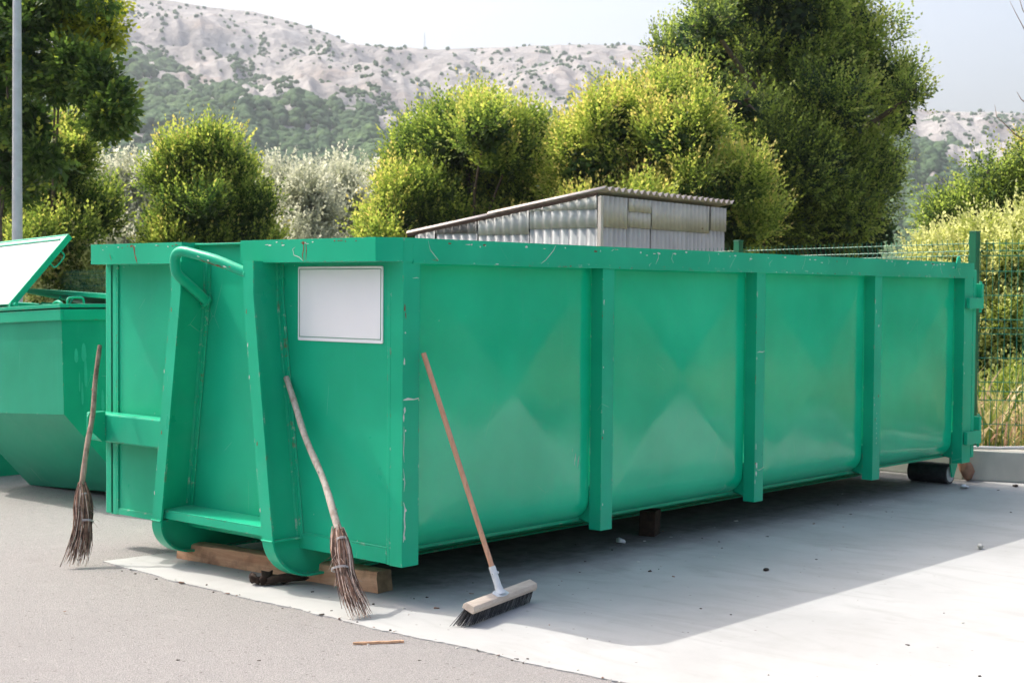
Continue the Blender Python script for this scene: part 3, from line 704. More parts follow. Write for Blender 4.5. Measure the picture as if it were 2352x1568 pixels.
# ------------------------------------------------------------ the big roll-off container
H0, H1 = .19, 1.751; LEN = 6.26; WID = 2.483
def chips(mb, pts_fn, n, mi, seed=0):
    r = random.Random(seed)
def patch(mb, c, ex, ey, pts, mi):
    """thin irregular flake: c origin, ex/ey unit axes, pts 2D outline"""
    c = Vector(c); ex = Vector(ex); ey = Vector(ey); n_ = ex.cross(ey).normalized()
    mb.prism([c + ex*a + ey*b for a, b in pts], n_*.0006, mi)
def flake(mb, c, ex, ey, w_, h_, mi, seed):
    r = random.Random(seed); k = 9
    pts = [(math.cos(i/k*6.283)*w_*.5*r.uniform(.45,1.1), math.sin(i/k*6.283)*h_*.5*r.uniform(.45,1.1)) for i in range(k)]
    patch(mb, c, ex, ey, pts, mi)
def streakline(mb, c, ex, ey, pts, wd, mi, seed=1):
    r = random.Random(seed)
    L_ = []; Rr = []
    for i, (a, b) in enumerate(pts):
        a0, b0 = pts[max(0, i-1)]; a1, b1 = pts[min(len(pts)-1, i+1)]
        dx, dy = a1-a0, b1-b0; l = math.hypot(dx, dy) or 1; ww = wd*.5*r.uniform(.4, 1.2)*(0.3 if i in (0, len(pts)-1) else 1)
        L_.append((a-dy/l*ww, b+dx/l*ww)); Rr.append((a+dy/l*ww, b-dx/l*ww))
    for i in range(len(pts)-1):
        patch(mb, c, ex, ey, [L_[i], L_[i+1], Rr[i+1], Rr[i]], mi)
PM = [M['green'], M['chip'], M['rust']]
YV, ZV, XV = Vector((0,-1,0)), Vector((0,0,1)), Vector((1,0,0))
def container():
    root = empty('roll_off_container', (0, 0, 0))
    tag(root, 'long green steel roll off container with a hook frame and white board on its front', 'container')
    # --- side wall panels, cross broken, rolled in at the foot
    posts = [(0, .111), (1.519, 1.621), (3.076, 3.177), (4.613, 4.715), (6.054, 6.202)]
    dep = .07
    def side_panel(x0, x1, side, bay):
        def fn(a, b):
            x = x0 + (x1-x0)*a
            # b: 0 bottom (tucked under) .. 1 top ; arc radius
            rad = .13; zf = .235; ztop = 1.645; arcL = rad*1.35; tot = arcL + (ztop-zf-rad)
            s = b*tot
            if s < arcL:
                th = (s/arcL)*math.pi/2; y = dep + rad*(1-math.sin(th)); z = zf + rad*(1-math.cos(th))
            else: y = dep; z = zf + rad + (s-arcL)
            du_, dz_, am = ((.02,.0,.040),(-.04,.03,.046),(.05,-.02,.034),(-.02,.02,.020))[bay]
            u_ = (x-(x0+x1)/2)/((x1-x0)/2); u_ = (u_-du_)/(1-du_ if u_ > du_ else 1+du_); v_ = (z-.98-dz_)/.70
            k = 1-max(abs(u_), abs(v_)*.97); k = max(0, k)
            # diamond (cross-broken) relief plus slight buckles
            k = k - .012*math.exp(-((abs(abs(u_)-abs(v_))))/.06)
            edge = math.exp(-(1-abs(u_))/.05)
            y -= am*k - .022*edge
            y -= .0028*noise.noise(Vector((x*1.6, z*1.5, bay*5.))) + .0010*noise.noise(Vector((x*5, z*4, bay*3.+1)))
            y = y if side < 0 else WID - y
            return (x, y, z)
        mb = MB(); mb.grid(fn, 56, 64, flip=(side > 0))
        if side < 0:
            Y = dep-.006
            r = random.Random(bay+3)
            if bay == 0:
                for q in range(7): streakline(mb, (1.22+q*.028, Y-.004, .62-q*.012), XV, ZV, [(0,0),(.006,.035),(.012,.06+r.random()*.03)], .004, 1, q)
                flake(mb, (1.37, Y+.006, .385), XV, ZV, .035, .022, 3, 5)
        o = mb.build('side_panel', [M['panel'], M['chip'], M['rust'], M['line']], root, smooth=35)
        return o
    for s in (-1, 1):
        for b in range(4): side_panel(posts[b][1]-.012, posts[b+1][0]+.012, s, b)
    # marks painted on by use: teal smear on the last bay
    # --- side posts
    def post(x0, x1, side, first=False, last=False):
        mb = MB()
        ya, yb = (0, dep+.012) if side < 0 else (WID-dep-.012, WID)
        # web continues below as a tapered foot
        mb.box((x0, ya, H0), (x1, yb, 1.64))
        if side < 0 and not first:
            mb.prism([(x0+.012, yb+.001, H0+.03), (x0+.012, yb+.20, H0+.085), (x0+.012, yb+.20, .262), (x0+.012, yb+.11, .43), (x0+.012, yb+.001, .43)], (x1-x0-.024, 0, 0))
        if side < 0:
            r = random.Random(int(x0*10)+1)
            for q in range(5 if not last else 2):
                z = r.uniform(.3, 1.5); flake(mb, (x0+r.uniform(.005,.03), -.0004, z), XV, ZV, r.uniform(.006,.012), r.uniform(.01,.05), 1 if r.random() < .7 else 2, q+int(x0*7))
        return mb
    for s in (-1, 1):
        for i, (x0, x1) in enumerate(posts):
            mb = post(x0, x1, s, i == 0, i == 4)
            if s < 0 and i == 0:
                Y = -.0005
                flake(mb, (.012, Y, 1.42), XV, ZV, .012, .05, 2, 3); flake(mb, (.018, Y, 1.385), XV, ZV, .008, .035, 2, 4)
                streakline(mb, (.005, Y, .985), XV, ZV, [(0,0),(.03,.004),(.07,.0),(.1,.004),(.104,-.008)], .010, 1, 2)
                flake(mb, (.014, Y, .935), XV, ZV, .018, .045, 1, 9); flake(mb, (.008, Y, .90), XV, ZV, .012, .05, 1, 10)
                streakline(mb, (.010, Y, .86), XV, ZV, [(0,0),(.002,-.06),(-.002,-.12),(.003,-.17)], .005, 1, 3)
                streakline(mb, (.008, Y, .66), XV, ZV, [(0,0),(.006,-.04),(.010,-.07),(.004,-.11)], .006, 1, 4)
                streakline(mb, (.010, Y, .50), XV, ZV, [(0,0),(.010,-.03),(.006,-.08),(.010,-.12),(.003,-.16),(.0,-.19)], .007, 1, 5)
                flake(mb, (.008, Y, .61), XV, ZV, .010, .012, 1, 6)
                streakline(mb, (.06, Y, 1.56), XV, ZV, [(0,0),(.03,.003),(.045,0)], .003, 1, 8)
            if s < 0 and i == 2:
                flake(mb, (x0+.022, -.0005, .42), XV, ZV, .022, .05, 1, 11); flake(mb, (x0+.02, -.0005, .37), XV, ZV, .02, .04, 1, 12)
                streakline(mb, (x0+.02, -.0005, .40), XV, ZV, [(0,0),(.03,-.012),(.07,-.004),(.085,.004)], .003, 1, 13)
                streakline(mb, (x0+.01, -.0005, 1.13), XV, ZV, [(0,0),(.03,.006),(.06,.002),(.09,.008)], .007, 1, 14)
            if s < 0 and i == 3:
                for q in range(7): flake(mb, (x0+.05, -.0005, .66-q*.035), XV, ZV, .008, .014, 1, 20+q)
                flake(mb, (x0+.06, -.0005, 1.28), XV, ZV, .03, .02, 1, 31); flake(mb, (x0+.07, -.0005, .78), XV, ZV, .014, .03, 2, 32)
            mb.build('corner_post' if i in (0, 4) else 'side_post', PM, root, bevel=.008)
    # --- floor, cross members, runners
    mb = MB(); mb.box((.02, .165, .226), (6.2, WID-.165, .262)); mb.build('floor_pan', M['green'], root)
    for k in range(13):
        x = .35 + k*.46; mb = MB(); mb.box((x, .42, .17), (x+.05, WID-.42, .225)); mb.build('cross_member', M['green'], root)
    mb = MB(); mb.box((.2, .30, .205), (6.1, .36, .2255)); mb.build('floor_rail', M['green'], root)
    # --- hook frame rails with curved skids
    def cR(z, sg):
        off = .305 if z >= 1.48 else .305 + (1.48-z)/(1.48-.25)*.165
        return 1.225 + sg*off
    for sg in (-1, 1):
        mb = MB(); prof = []       # (u,z) along flange front
        prof = [(-.19, 1.645), (-.19, 1.48), (-.193, 1.0), (-.197, .25)]
        cu, cz, ra, rb = .035, .25, .232, .195
        for i in range(1, 13):
            a = math.pi + (math.pi/2)*i/12; prof.append((cu+ra*math.cos(a), cz+rb*math.sin(a)))
        prof += [(.5, .055)]
        hw = .041
        # outer flange strip with thickness
        T_ = .012
        outer = []; inner = []
        for i, (u, z) in enumerate(prof):
            a = prof[max(0, i-1)]; b = prof[min(len(prof)-1, i+1)]; t = Vector((b[0]-a[0], b[1]-a[1])).normalized(); nn = Vector((-t.y, t.x)) # inward
            inner.append((u + nn.x*T_, z + nn.y*T_)); outer.append((u, z))
        vs = []
        for (u, z), (ui, zi) in zip(outer, inner):
            c = cR(z, sg); vs += [(u, c-hw, z), (u, c+hw, z), (ui, c+hw, zi), (ui, c-hw, zi)]
        n = len(outer); fs = []
        for i in range(n-1):
            for k in range(4): fs.append((4*i+k, 4*i+(k+1) % 4, 4*(i+1)+(k+1) % 4, 4*(i+1)+k))
        fs += [(0,3,2,1), (4*n-4, 4*n-3, 4*n-2, 4*n-1)]
        mb.add(vs, fs)
        # seam bead where the skid plate is welded on
        c = cR(.25, sg); mb.tube([(-.2, c-hw-.002, .252), (-.2, c+hw+.002, .252)], .005, 6)
        if sg < 0:
            flake(mb, (-.1905, cR(.95,-1)-.01, .95), YV, ZV, .01, .03, 2, 3)
            flake(mb, (-.1975, cR(1.2,-1)+.03, 1.22), YV, ZV, .006, .03, 1, 5)
        for q in range(4):
            z = .4 + q*.33; flake(mb, (-.1985, cR(z, sg)+.035-.02*(q % 2), z), YV, ZV, .008, .03, 2 if q % 2 else 1, 40+q)
        # rusty scraped underside of skid
        o = mb.build('rail_flange', PM, root, smooth=40)
        # web (slightly box-like, 10 mm)
        web = MB(); vs = []; zz = [1.645, 1.48, 1.2, .9, .6, .3]
        back = [(.0, 1.645), (.0, 1.48), (.0, 1.0), (.0, .25)] + [(u, max(z, .24)) for u, z in [(0, .24)]*1]
        hw2 = .006
        pol = inner[:]  # down the flange and round the skid
        pl = [(u, z) for u, z in pol]
        pl2 = pl + [(.5, .2), (.012, .2), (.012, .25), (.012, 1.0), (.012, 1.48), (.012, 1.645)]
        vsA = [(u, cR(z, sg)-hw2, z) for u, z in pl2]; vsB = [(u, cR(z, sg)+hw2, z) for u, z in pl2]; n = len(pl2)
        web.add(vsA+vsB, [tuple(range(n)), tuple(range(2*n-1, n-1, -1))] + [(i, i+n, (i+1) % n+n, (i+1) % n) for i in range(n)])
        ob = web.build('rail_web', PM, root)
        bm = bmesh.new(); bm.from_mesh(ob.data); bmesh.ops.triangulate(bm, faces=[f for f in bm.faces if len(f.verts) > 4]); bmesh.ops.recalc_face_normals(bm, faces=bm.faces); bm.to_mesh(ob.data); bm.free()
        # rear flange with weld beads (the double line beside the web)
        rf = MB(); k2 = .032
        for z0, z1 in ((.25, 1.48), (1.48, 1.645)):
            rf.add([(-.010, cR(z0,sg)-k2, z0), (-.010, cR(z0,sg)+k2, z0), (-.010, cR(z1,sg)+k2, z1), (-.010, cR(z1,sg)-k2, z1), (.008, cR(z0,sg)-k2, z0), (.008, cR(z0,sg)+k2, z0), (.008, cR(z1,sg)+k2, z1), (.008, cR(z1,sg)-k2, z1)],
                   [(0,3,2,1),(4,5,6,7),(0,1,5,4),(2,3,7,6),(1,2,6,5),(3,0,4,7)])
            for e in (-1, 1):
                rf.tube([(.004, cR(z0,sg)+e*(k2+.003), z0), (.004, cR(z1,sg)+e*(k2+.003), z1)], .006, 6)
            rf.tube([(-.012, cR(z0,sg)-.009, z0), (-.012, cR(z1,sg)-.009, z1)], .005, 6)
        rf.build('rear_flange', PM, root, smooth=50)
        # stiffener foot plate
        fp = MB(); c = cR(.25, sg); fp.box((-.18, c-.038, .246), (-.002, c-.0065, .254)); fp.build('skid_rib', PM, root)
        # long runner under the floor
        rn = MB(); c = cR(.25, sg); rn.box((.46, c-.035, .056), (6.1, c+.035, .066)); rn.box((.46, c-.005, .067), (6.1, c+.005, .169)); rn.build('runner', PM, root)
    # --- cross step between rails
    mb = MB(); yl, yr = cR(.3, 1)-.0065, cR(.3, -1)+.0065
    mb.prism([(-.165, yl, .262), (-.165, yr, .262), (-.165, yr, .302), (-.165, yl, .302)], (.010, 0, 0))
    mb.prism([(-.165, yl, .302), (.006, yl, .312), (.006, yr, .312), (-.165, yr, .302)], (0, 0, .008))
    mb.build('step_plate', PM, root, bevel=.003)
    # --- front wall, posts
    mb = MB(); mb.box((.010, .083, .20), (.016, WID-.11, 1.745)); mb.build('front_wall', PM, root)
    mb = MB(); mb.box((0, WID-.115, H0), (.05, WID-.056, 1.64)); mb.box((.0, WID-.128, H0), (.006, WID-.1151, 1.63)); mb.build('front_edge_post', PM, root, bevel=.004)
    mb = MB(); mb.box((-.0, .0828, H0+.002), (.03, .106, 1.638)); mb.build('front_edge_post', PM, root, bevel=.003)
    mb = MB(); mb.box((.0, .107, H0+.006), (.0095, cR(.25,-1)-.0065, .268)); mb.tube([(.006, .108, .272), (.006, .71, .272)], .005, 6); mb.build('front_sill', PM, root)
    mb = MB(); mb.box((.0, cR(.25,1)+.0065, H0+.006), (.0095, WID-.129, .225)); mb.tube([(.006, 1.76, .228), (.006, WID-.13, .228)], .004, 6); mb.build('front_sill', PM, root)
    # --- rim
    pr = .102; zr0 = 1.637
    def rimseg(poly):
        m_ = MB(); m_.prism([(x, y, zr0) for x, y in poly], (0, 0, H1-zr0)); return m_
    a = rimseg([(0.002, 0.0), (-pr, .082), (-pr, 1.095), (.06, 1.095), (.06, .09), (.06, 0.0)])
    for (y, pts, mi) in ((.60, [(0,.09),(.004,.06),(-.006,.03),(.002,.0)], 2), (.58, [(0,.1),(.003,.05),(0,.005)], 2), (.66, [(0,.07),(-.02,.06),(-.01,.03),(.03,.02),(.06,.0)], 1)):
        streakline(a, (-pr-.0004, y, zr0+.005), YV, ZV, pts, .006 if mi == 2 else .003, mi, 5)
    flake(a, (-pr-.0004, .60, H1-.02), YV, ZV, .03, .02, 2, 6)
    r8 = random.Random(18)
    for q in range(14): flake(a, (-pr-.0004, r8.uniform(.12, 1.06), H1-.012-abs(r8.gauss(0,.01))), YV, ZV, r8.uniform(.006,.035), r8.uniform(.004,.010), 1 if q % 2 else 2, q+90)
    a.build('front_rim', PM, root, bevel=.010)
    b = rimseg([(-pr, 1.60), (-pr, WID-.01), (.06, WID-.01), (.06, 1.60)])
    streakline(b, (-pr-.0004, 2.03, zr0+.0), YV, ZV, [(-.03,.108),(-.012,.09),(-.004,.05),(.006,.03),(.02,.0)], .012, 2, 8)
    streakline(b, (-pr-.0004, 2.28, zr0+.01), YV, ZV, [(0,.05),(.004,.03),(.02,.01)], .006, 2, 9)
    flake(b, (-pr-.0004, 2.07, H1-.015), YV, ZV, .03, .016, 2, 10)
    r8 = random.Random(8)
    for q in range(12): flake(b, (-pr-.0004, r8.uniform(1.63, 2.45), H1-.012-abs(r8.gauss(0,.01))), YV, ZV, r8.uniform(.006,.035), r8.uniform(.004,.010), 1 if q % 2 else 2, q+70)
    b.build('front_rim', PM, root, bevel=.010)
    c = MB(); c.box((.0165, 1.0951, 1.70), (.06, 1.5999, H1-.003)); c.box((-.02, 1.0951, 1.735), (.0165, 1.5999, H1-.005)); c.build('front_rim', PM, root, bevel=.003)
    for s in (-1, 1):
        y0, y1 = (-.004, .10) if s < 0 else (WID-.10, WID+.004)
        m_ = MB(); m_.box((.0605 if s > 0 else .0605, y0, zr0), (6.205, y1, H1))
        if s < 0: m_.box((.0022, -.004, zr0), (.060, -.001, H1))
        # lower lip of rim
        ye = (y0-.003, y0+.010) if s < 0 else (y1-.010, y1+.003)
        m_.box((.0605, ye[0], zr0-.006), (6.04, ye[1], zr0+.010))
        if s < 0:
            r = random.Random(4)
            for q in range(48):
                x = r.uniform(.2, 6.1); flake(m_, (x, -.0045, H1-.012-abs(r.gauss(0,.012))), XV, ZV, r.uniform(.006,.045), r.uniform(.004,.014), 1 if r.random() < .85 else 2, q)
            for q in range(16):
                x = r.uniform(.2, 6.0); z = r.uniform(.01, .07); L_ = r.uniform(.02,.09)
                streakline(m_, (x, -.0045, zr0+z), XV, ZV, [(0,0),(L_*.3*r.choice((-1,1)),L_*.4),(L_*r.uniform(-.5,.9),min(L_,.1-z))], .0022, 1, q)
            streakline(m_, (.16, -.0045, zr0), XV, ZV, [(0,.105),(.015,.06),(.05,.03),(.08,.004)], .003, 1, 91)
            streakline(m_, (.98, -.0045, zr0), XV, ZV, [(0,.004),(.05,.03),(.11,.08),(.13,.108)], .004, 1, 92)
            for q in range(14):
                x = r.uniform(.3, 6.0); flake(m_, (x, -.0075, zr0+.001), XV, ZV, r.uniform(.01,.03), .006, 1 if r.random() < .6 else 2, 200+q)
        m_.build('side_rim', PM, root, bevel=.007)
    m_ = MB(); m_.box((6.06, .101, zr0), (6.205, WID-.101, H1)); m_.build('rear_rim', PM, root, bevel=.006)
    # --- hook bar
    hb = MB()
    P = [Vector(p) for p in [(-.155,.945,1.578),(-.175,1.02,1.602),(-.20,1.16,1.65),(-.222,1.30,1.678),(-.235,1.375,1.694),(-.24,1.415,1.697),(-.241,1.445,1.689),(-.24,1.466,1.668),(-.236,1.474,1.64),(-.23,1.478,1.605),(-.215,1.480,1.575),(-.17,1.485,1.545),(-.09,1.49,1.49),(-.01,1.495,1.43)]]
    def chaik(P, n=2):
        for _ in range(n):
            Q = [P[0]]
            for a_, b_ in zip(P[:-1], P[1:]): Q += [a_.lerp(b_, .25), a_.lerp(b_, .75)]
            P = Q + [P[-1]]
        return P
    hb.tube(chaik(P), .027, 16)
    for c_, d_ in ((Vector((-.158,.955,1.578)), Vector((0,1,.3))), (Vector((-.02,1.495,1.437)), Vector((1,0,-.7)))):
        t = d_.normalized(); e1 = t.cross(Vector((0,0,1))).normalized(); e2 = t.cross(e1)
        hb.tube([c_ + (e1*math.cos(k/12*6.283)+e2*math.sin(k/12*6.283))*.030 for k in range(13)], .007, 6)
    for q, tt in enumerate((.25, .33, .41, .5, .6)):
        c_ = Vector((-.175,1.02,1.602)).lerp(Vector((-.235,1.375,1.694)), tt); flake(hb, c_+Vector((-.024,0,-.0125)), Vector((0,-.96,-.25)), Vector((-.4,0,.9)), .05, .006, 2, q)
    r9 = random.Random(9)
    for q in range(9):
        c_ = Vector((-.175,1.02,1.602)).lerp(Vector((-.235,1.375,1.694)), r9.uniform(.1,.95)); a9 = r9.uniform(-.5, .9)
        flake(hb, c_+Vector((-.0268*math.cos(a9),0,.0268*math.sin(a9))), Vector((0,-.96,-.25)), Vector((math.sin(a9),0,math.cos(a9))), r9.uniform(.02,.06), r9.uniform(.004,.009), 2 if q % 3 else 1, q+50)
    hb.build('hook_bar', PM, root, smooth=60)
    gs = MB(); gs.prism([(-.06,.93,1.745),(-.06,.93,1.60),(-.06,1.13,1.66)], (.008,0,0)); gs.build('gusset', PM, root)
    # --- side locking beam at the left
    bm_ = MB(); bm_.box((-.11, cR(.7,1)+.0065, .625), (-.001, 2.515, .785)); bm_.build('locking_beam', PM, root, bevel=.010)
    pl = MB(); pl.prism([(-.111,2.31,.80),(-.215,2.31,.80),(-.228,2.31,.775),(-.228,2.31,.715),(-.135,2.31,.628),(-.111,2.31,.628)], (0,.012,0))
    pl.tube([(-.19,2.306,.765),(-.19,2.325,.765)], .009, 10, mi=0); pl.build('bracket_plate', PM, root, bevel=.002)
    # --- sign
    sg_ = empty('information_board', (0,0,0)); sg_.parent = root; sg_['label'] = 'blank white board with a thin green border line'
    root_s = sg_
    def rr(y0, y1, z0, z1, r, x, t_, mi, mb):
        P = []
        for cy, cz, a0 in ((y0+r, z0+r, math.pi), (y1-r, z0+r, 1.5*math.pi), (y1-r, z1-r, 0), (y0+r, z1-r, .5*math.pi)):
            for k in range(6): a_ = a0 + k/5*math.pi/2; P.append((x, cy+r*math.cos(a_), cz+r*math.sin(a_)))
        mb.prism(P, (t_, 0, 0), mi)
    y0, y1, z0, z1 = .143, .764, 1.247, 1.617
    s_ = MB(); rr(y0, y1, z0, z1, .008, .0035, .006, 0, s_); s_.build('board', M['white'], root_s)
    f_ = MB()
    w_ = .0035; i_ = .011
    for (a0, a1, b0, b1) in ((y0+i_, y1-i_, z0+i_+.006, z0+i_+.006+w_), (y0+i_, y1-i_, z1-i_-w_, z1-i_), (y0+i_, y0+i_+w_, z0+i_+.006+w_, z1-i_-w_), (y1-i_-w_, y1-i_, z0+i_+.006+w_, z1-i_-w_)):
        f_.box((.0025, a0, b0), (.0034, a1, b1))
    f_.build('border_line', M['line'], root_s)
    # --- rear door, hinges, lug, rollers
    d_ = MB(); d_.box((6.215, .0, .225), (6.27, WID, 1.70)); d_.box((6.20, .03, .3), (6.2149, WID-.03, 1.6)); d_.build('rear_door', PM, root, bevel=.006)
    for z0, z1 in ((1.395, 1.48), (.335, .435)):
        h_ = MB(); h_.box((6.07, -.035, z0), (6.33, -.005, z1)); h_.box((6.29, -.034, z1+.001), (6.33, .03, z1+.11)); h_.tube([(6.31,-.015,z0-.03),(6.31,-.015,z1+.13)], .012, 8)
        h_.build('hinge', PM, root, bevel=.004)
    lg = MB(); lg.prism([(5.86,-.002,1.70),(5.90,-.002,1.79),(5.93,-.002,1.80),(5.95,-.002,1.78),(5.95,-.002,1.70)], (0,-.012,0)); lg.build('lug', PM, root, bevel=.002)
    for y in (.17, WID-.50):
        rl = MB(); rl.tube([(6.22, y+k*.11, .083) for k in range(4)], .082, 24); rl.build('roller', M['rubber'], root, smooth=50)
        if y < 1: rc = MB(); rc.tube([(6.22, y-.003, .083), (6.22, y-.0005, .083)], .066, 24); rc.tube([(6.22, y-.012, .083), (6.22, y-.0035, .083)], .018, 12); rc.build('roller_hub', M['galv'], root, smooth=50)
        br = MB(); br.prism([(6.17, y-.012, .30), (6.31, y-.012, .30), (6.31, y-.012, .17), (6.24, y-.012, .055), (6.205, y-.012, .055), (6.17, y-.012, .17)], (0, -.012, 0)); br.build('roller_bracket', PM, root, bevel=.002)
    return root
container()

# ------------------------------------------------------------ skips
def skip(loc, label):
    root = empty('tipping_skip', loc, (-.045, 0, .014)); tag(root, label, 'skip', 'green lidded tipping skips')
    Wd, zc, zr, fo, dp = 1.345, .586, 1.221, .537, 1.25
    prof = [(0, zr+.03), (0, zc), (fo, .0), (dp-.1, .0), (dp, .35), (dp, zr+.03)]
    b = MB(); n = len(prof); t = .012
    b.add([(a, 0, z) for a, z in prof] + [(a, Wd, z) for a, z in prof], [(i, i+1, i+1+n, i+n) for i in range(n-1)] + [tuple(range(n))[::-1], tuple(range(n, 2*n))])
    # keep open at the top; dark inside
    o = b.build('body', [M['skip'], M['chip']], root); md = o.modifiers.new('thickness', 'SOLIDIFY'); md.thickness = .008; md.offset = 1
    bm = bmesh.new(); bm.from_mesh(o.data); bmesh.ops.recalc_face_normals(bm, faces=bm.faces); bm.to_mesh(o.data); bm.free()
    sm = MB(); r = random.Random(3)
    for x, z, w_, h_ in ((.10,.98,.035,.10),(.16,1.0,.045,.13),(.17,.86,.03,.20),(.12,.80,.012,.14),(.14,.72,.02,.16),(.30,.66,.03,.16),(.22,.62,.018,.2),(.38,.56,.03,.14),(.26,.75,.008,.1)):
        P = [(x + w_*.5*math.cos(k/14*6.283)*(1 if math.sin(k/14*6.283) < 0 else .8), z + h_*.5*math.sin(k/14*6.283)) for k in range(14)]
        sm.prism([(a, -.0075, c) for a, c in P], (0, -.0006, 0))
    sm.build('paint_drip', M['drip'], root)
    rm = MB(); e = .022
    rm.box((-e, -e, zr), (-.0005, Wd+e, zr+.075)); rm.box((dp+.0005, -e, zr), (dp+e, Wd+e, zr+.075)); rm.box((-.0003, -e, zr), (dp+.0003, -.009, zr+.075)); rm.box((-.0003, Wd+.009, zr), (dp+.0003, Wd+e, zr+.075))
    rm.build('rim', PM, root, bevel=.004)
    lp = MB(); z = zr+.086
    lp.box((-e-.004, -e, z), (.05, Wd+e, z+.025)); lp.box((.0503, -e, z), (dp+e, .05, z+.025)); lp.box((.0503, Wd-.05, z), (dp+e, Wd+e, z+.025)); lp.box((dp-.05, .0503, z), (dp+e, Wd-.0503, z+.025))
    lp.build('top_frame', PM, root, bevel=.003)
    # front right lid (closed) with handle
    ld = MB(); ld.box((.052, .052, z+.001), (.60, .50, z+.02)); ld.build('closed_lid', PM, root, bevel=.003)
    hd = MB(); hd.tube(chaikin([(.13,.13,z+.018),(.13,.13,z+.075),(.26,.13,z+.075),(.26,.13,z+.018)]), .008, 10); hd.build('handle', PM, root, smooth=60)
    hd = MB(); hd.tube([(.16+.0*k, .30+.055*math.cos(k/10*3.14), z+.02+.03*math.sin(k/10*3.14)) for k in range(11)], .012, 8); hd.build('handle', PM, root, smooth=60)
    # raised lid, hinged along the front edge
    L_ = .69; ang = R_(46); Mx = Matrix.Translation((.0, 0, z+.045)) @ Matrix.Rotation(-ang, 4, 'Y')
    rl = empty('open_lid'); rl.parent = root; rl['label'] = 'raised pale lid leaning back over the open skip'
    p_ = MB(); p_.box((0, .66, 0), (L_, Wd+.55, .006), M=Mx); p_.build('lid_sheet', M['lidglare'], rl)
    fr = MB()
    for q in (((0,.645,-.035),(L_,.6595,.010)), ((L_+.0005,.645,-.035),(L_+.014,Wd+.565,.010)), ((0,Wd+.5505,-.035),(L_,Wd+.565,.010)), ((L_-.045,.70,.0065),(L_-.03,Wd+.52,.014))): fr.box(*q, M=Mx)
    fr.build('lid_frame', PM, rl, bevel=.002)
    hh = MB(); hh.tube([Mx @ Vector(p) for p in chaikin([(.44,.652,-.03),(.44,.652,-.085),(.57,.652,-.085),(.57,.652,-.03)])], .006, 8); hh.build('lid_handle', PM, rl, smooth=60)
    hg = MB(); hg.tube([(.02,.60,z+.04),(.02,.70,z+.04)], .016, 10); hg.prism([(-.02,.63,z+.02),(.06,.63,z+.02),(.05,.63,z+.07),(.0,.63,z+.07)], (0,.01,0)); hg.build('hinge', PM, root, smooth=50)
    lt = MB(); lt.box((-.04, 1.08, zr+.02), (-.0225, 1.13, zr+.10)); lt.box((-.05,1.09,zr+.05),(-.04,1.12,zr+.085)); lt.build('latch', M['galv'], root, bevel=.003)
    # rear lid a little ajar
    ra = MB(); ra.add([(.50,.02,z+.055),(.50,1.36,z+.165),(1.27,1.36,z+.03),(1.27,.02,z+.03),(.50,.02,z+.085),(.50,1.36,z+.195),(1.27,1.36,z+.05),(1.27,.02,z+.05)], [(0,1,2,3),(7,6,5,4),(4,5,1,0),(5,6,2,1),(6,7,3,2),(7,4,0,3)])
    ra.build('rear_lid', PM, root)
    st = MB(); st.tube([(.30,.95,z-.0),(.38,.85,z+.06),(.42,.70,z+.05)], .007, 6); st.tube([(.50,.80,z+.11),(.46,.80,z+.03)], .006, 6); st.tube([(.50,.62,z+.1),(.45,.62,z+.03)], .006, 6); st.build('stay_bar', PM, root, smooth=60)
    for y in (.2, Wd-.32):
        ft = MB(); ft.box((fo+.06, y, -.075 if y < .5 else -.03), (dp-.15, y+.1, -.001)); ft.build('skid_foot', M['skip'], root)
    return root
def chaikin(P, n=2):
    P = [Vector(p) for p in P]
    for _ in range(n):
        Q = [P[0]]
        for a_, b_ in zip(P[:-1], P[1:]): Q += [a_.lerp(b_, .2), a_.lerp(b_, .8)]
        P = Q + [P[-1]]
    return P
M['drip'] = simple('paler_green_smear', (.03, .40, .26), .35, .1, 8)
s1 = skip(Vector((.599, 3.875, .061)), 'green tipping skip with one lid raised, between the lamp pole and the container')
s2 = copy_tree(s1); s2.location = (.62, 5.85, .0); s2['label'] = 'second green skip cut off by the left edge, dark base only just visible'

# ------------------------------------------------------------ timber, brooms, litter
def timber():
    mb = MB(); n = 60; K = 12; vs = []
    d = Vector((.117-.0, -1.49, 0)).normalized()  # from left to right end
    A_ = Vector((.030, 1.83, 0)); B_ = Vector((.147, .316, 0)); ax_ = (B_-A_).normalized(); n_ = Vector((-ax_.y, ax_.x, 0))
    L_ = (B_-A_).length
    sec = [(0,0),(0,.03),(0,.07),(.006,.095),(.02,.100),(.06,.103),(.095,.102),(.108,.093),(.11,.06),(.11,.02),(.105,.0)]
    for i in range(n+1):
        s = L_*i/n
        for j, (a, b) in enumerate(sec):
            w_ = .004*noise.noise(Vector((s*3, j*.7, 0))) + .002*noise.noise(Vector((s*17, j, 3)))
            tp = .92 + .13*i/n
            p = A_ + ax_*(s + (.010*b*8 if i == 0 else (-.02*b*8 if i == n else 0))) + n_*(a+w_) + Vector((0,0,b*tp + (w_ if b > .05 else 0) + .001))
            vs.append(p)
    K = len(sec)
    fs = [(i*K+j, i*K+(j+1) % K, (i+1)*K+(j+1) % K, (i+1)*K+j) for i in range(n) for j in range(K)]
    mb.add(vs, fs); mb.add([vs[j] for j in range(K)], [tuple(range(K-1, -1, -1))], 1); mb.add([vs[n*K+j] for j in range(K)], [tuple(range(K))], 1)
    # crack
    o = mb.build('timber_beam', [M['timber'], M['timber_end'], M['dark']], smooth=35)
    bm = bmesh.new(); bm.from_mesh(o.data); bmesh.ops.recalc_face_normals(bm, faces=bm.faces); bm.to_mesh(o.data); bm.free()
    tag(o, 'rough sawn timber beam lying under the front skids of the container', 'beam')
timber()

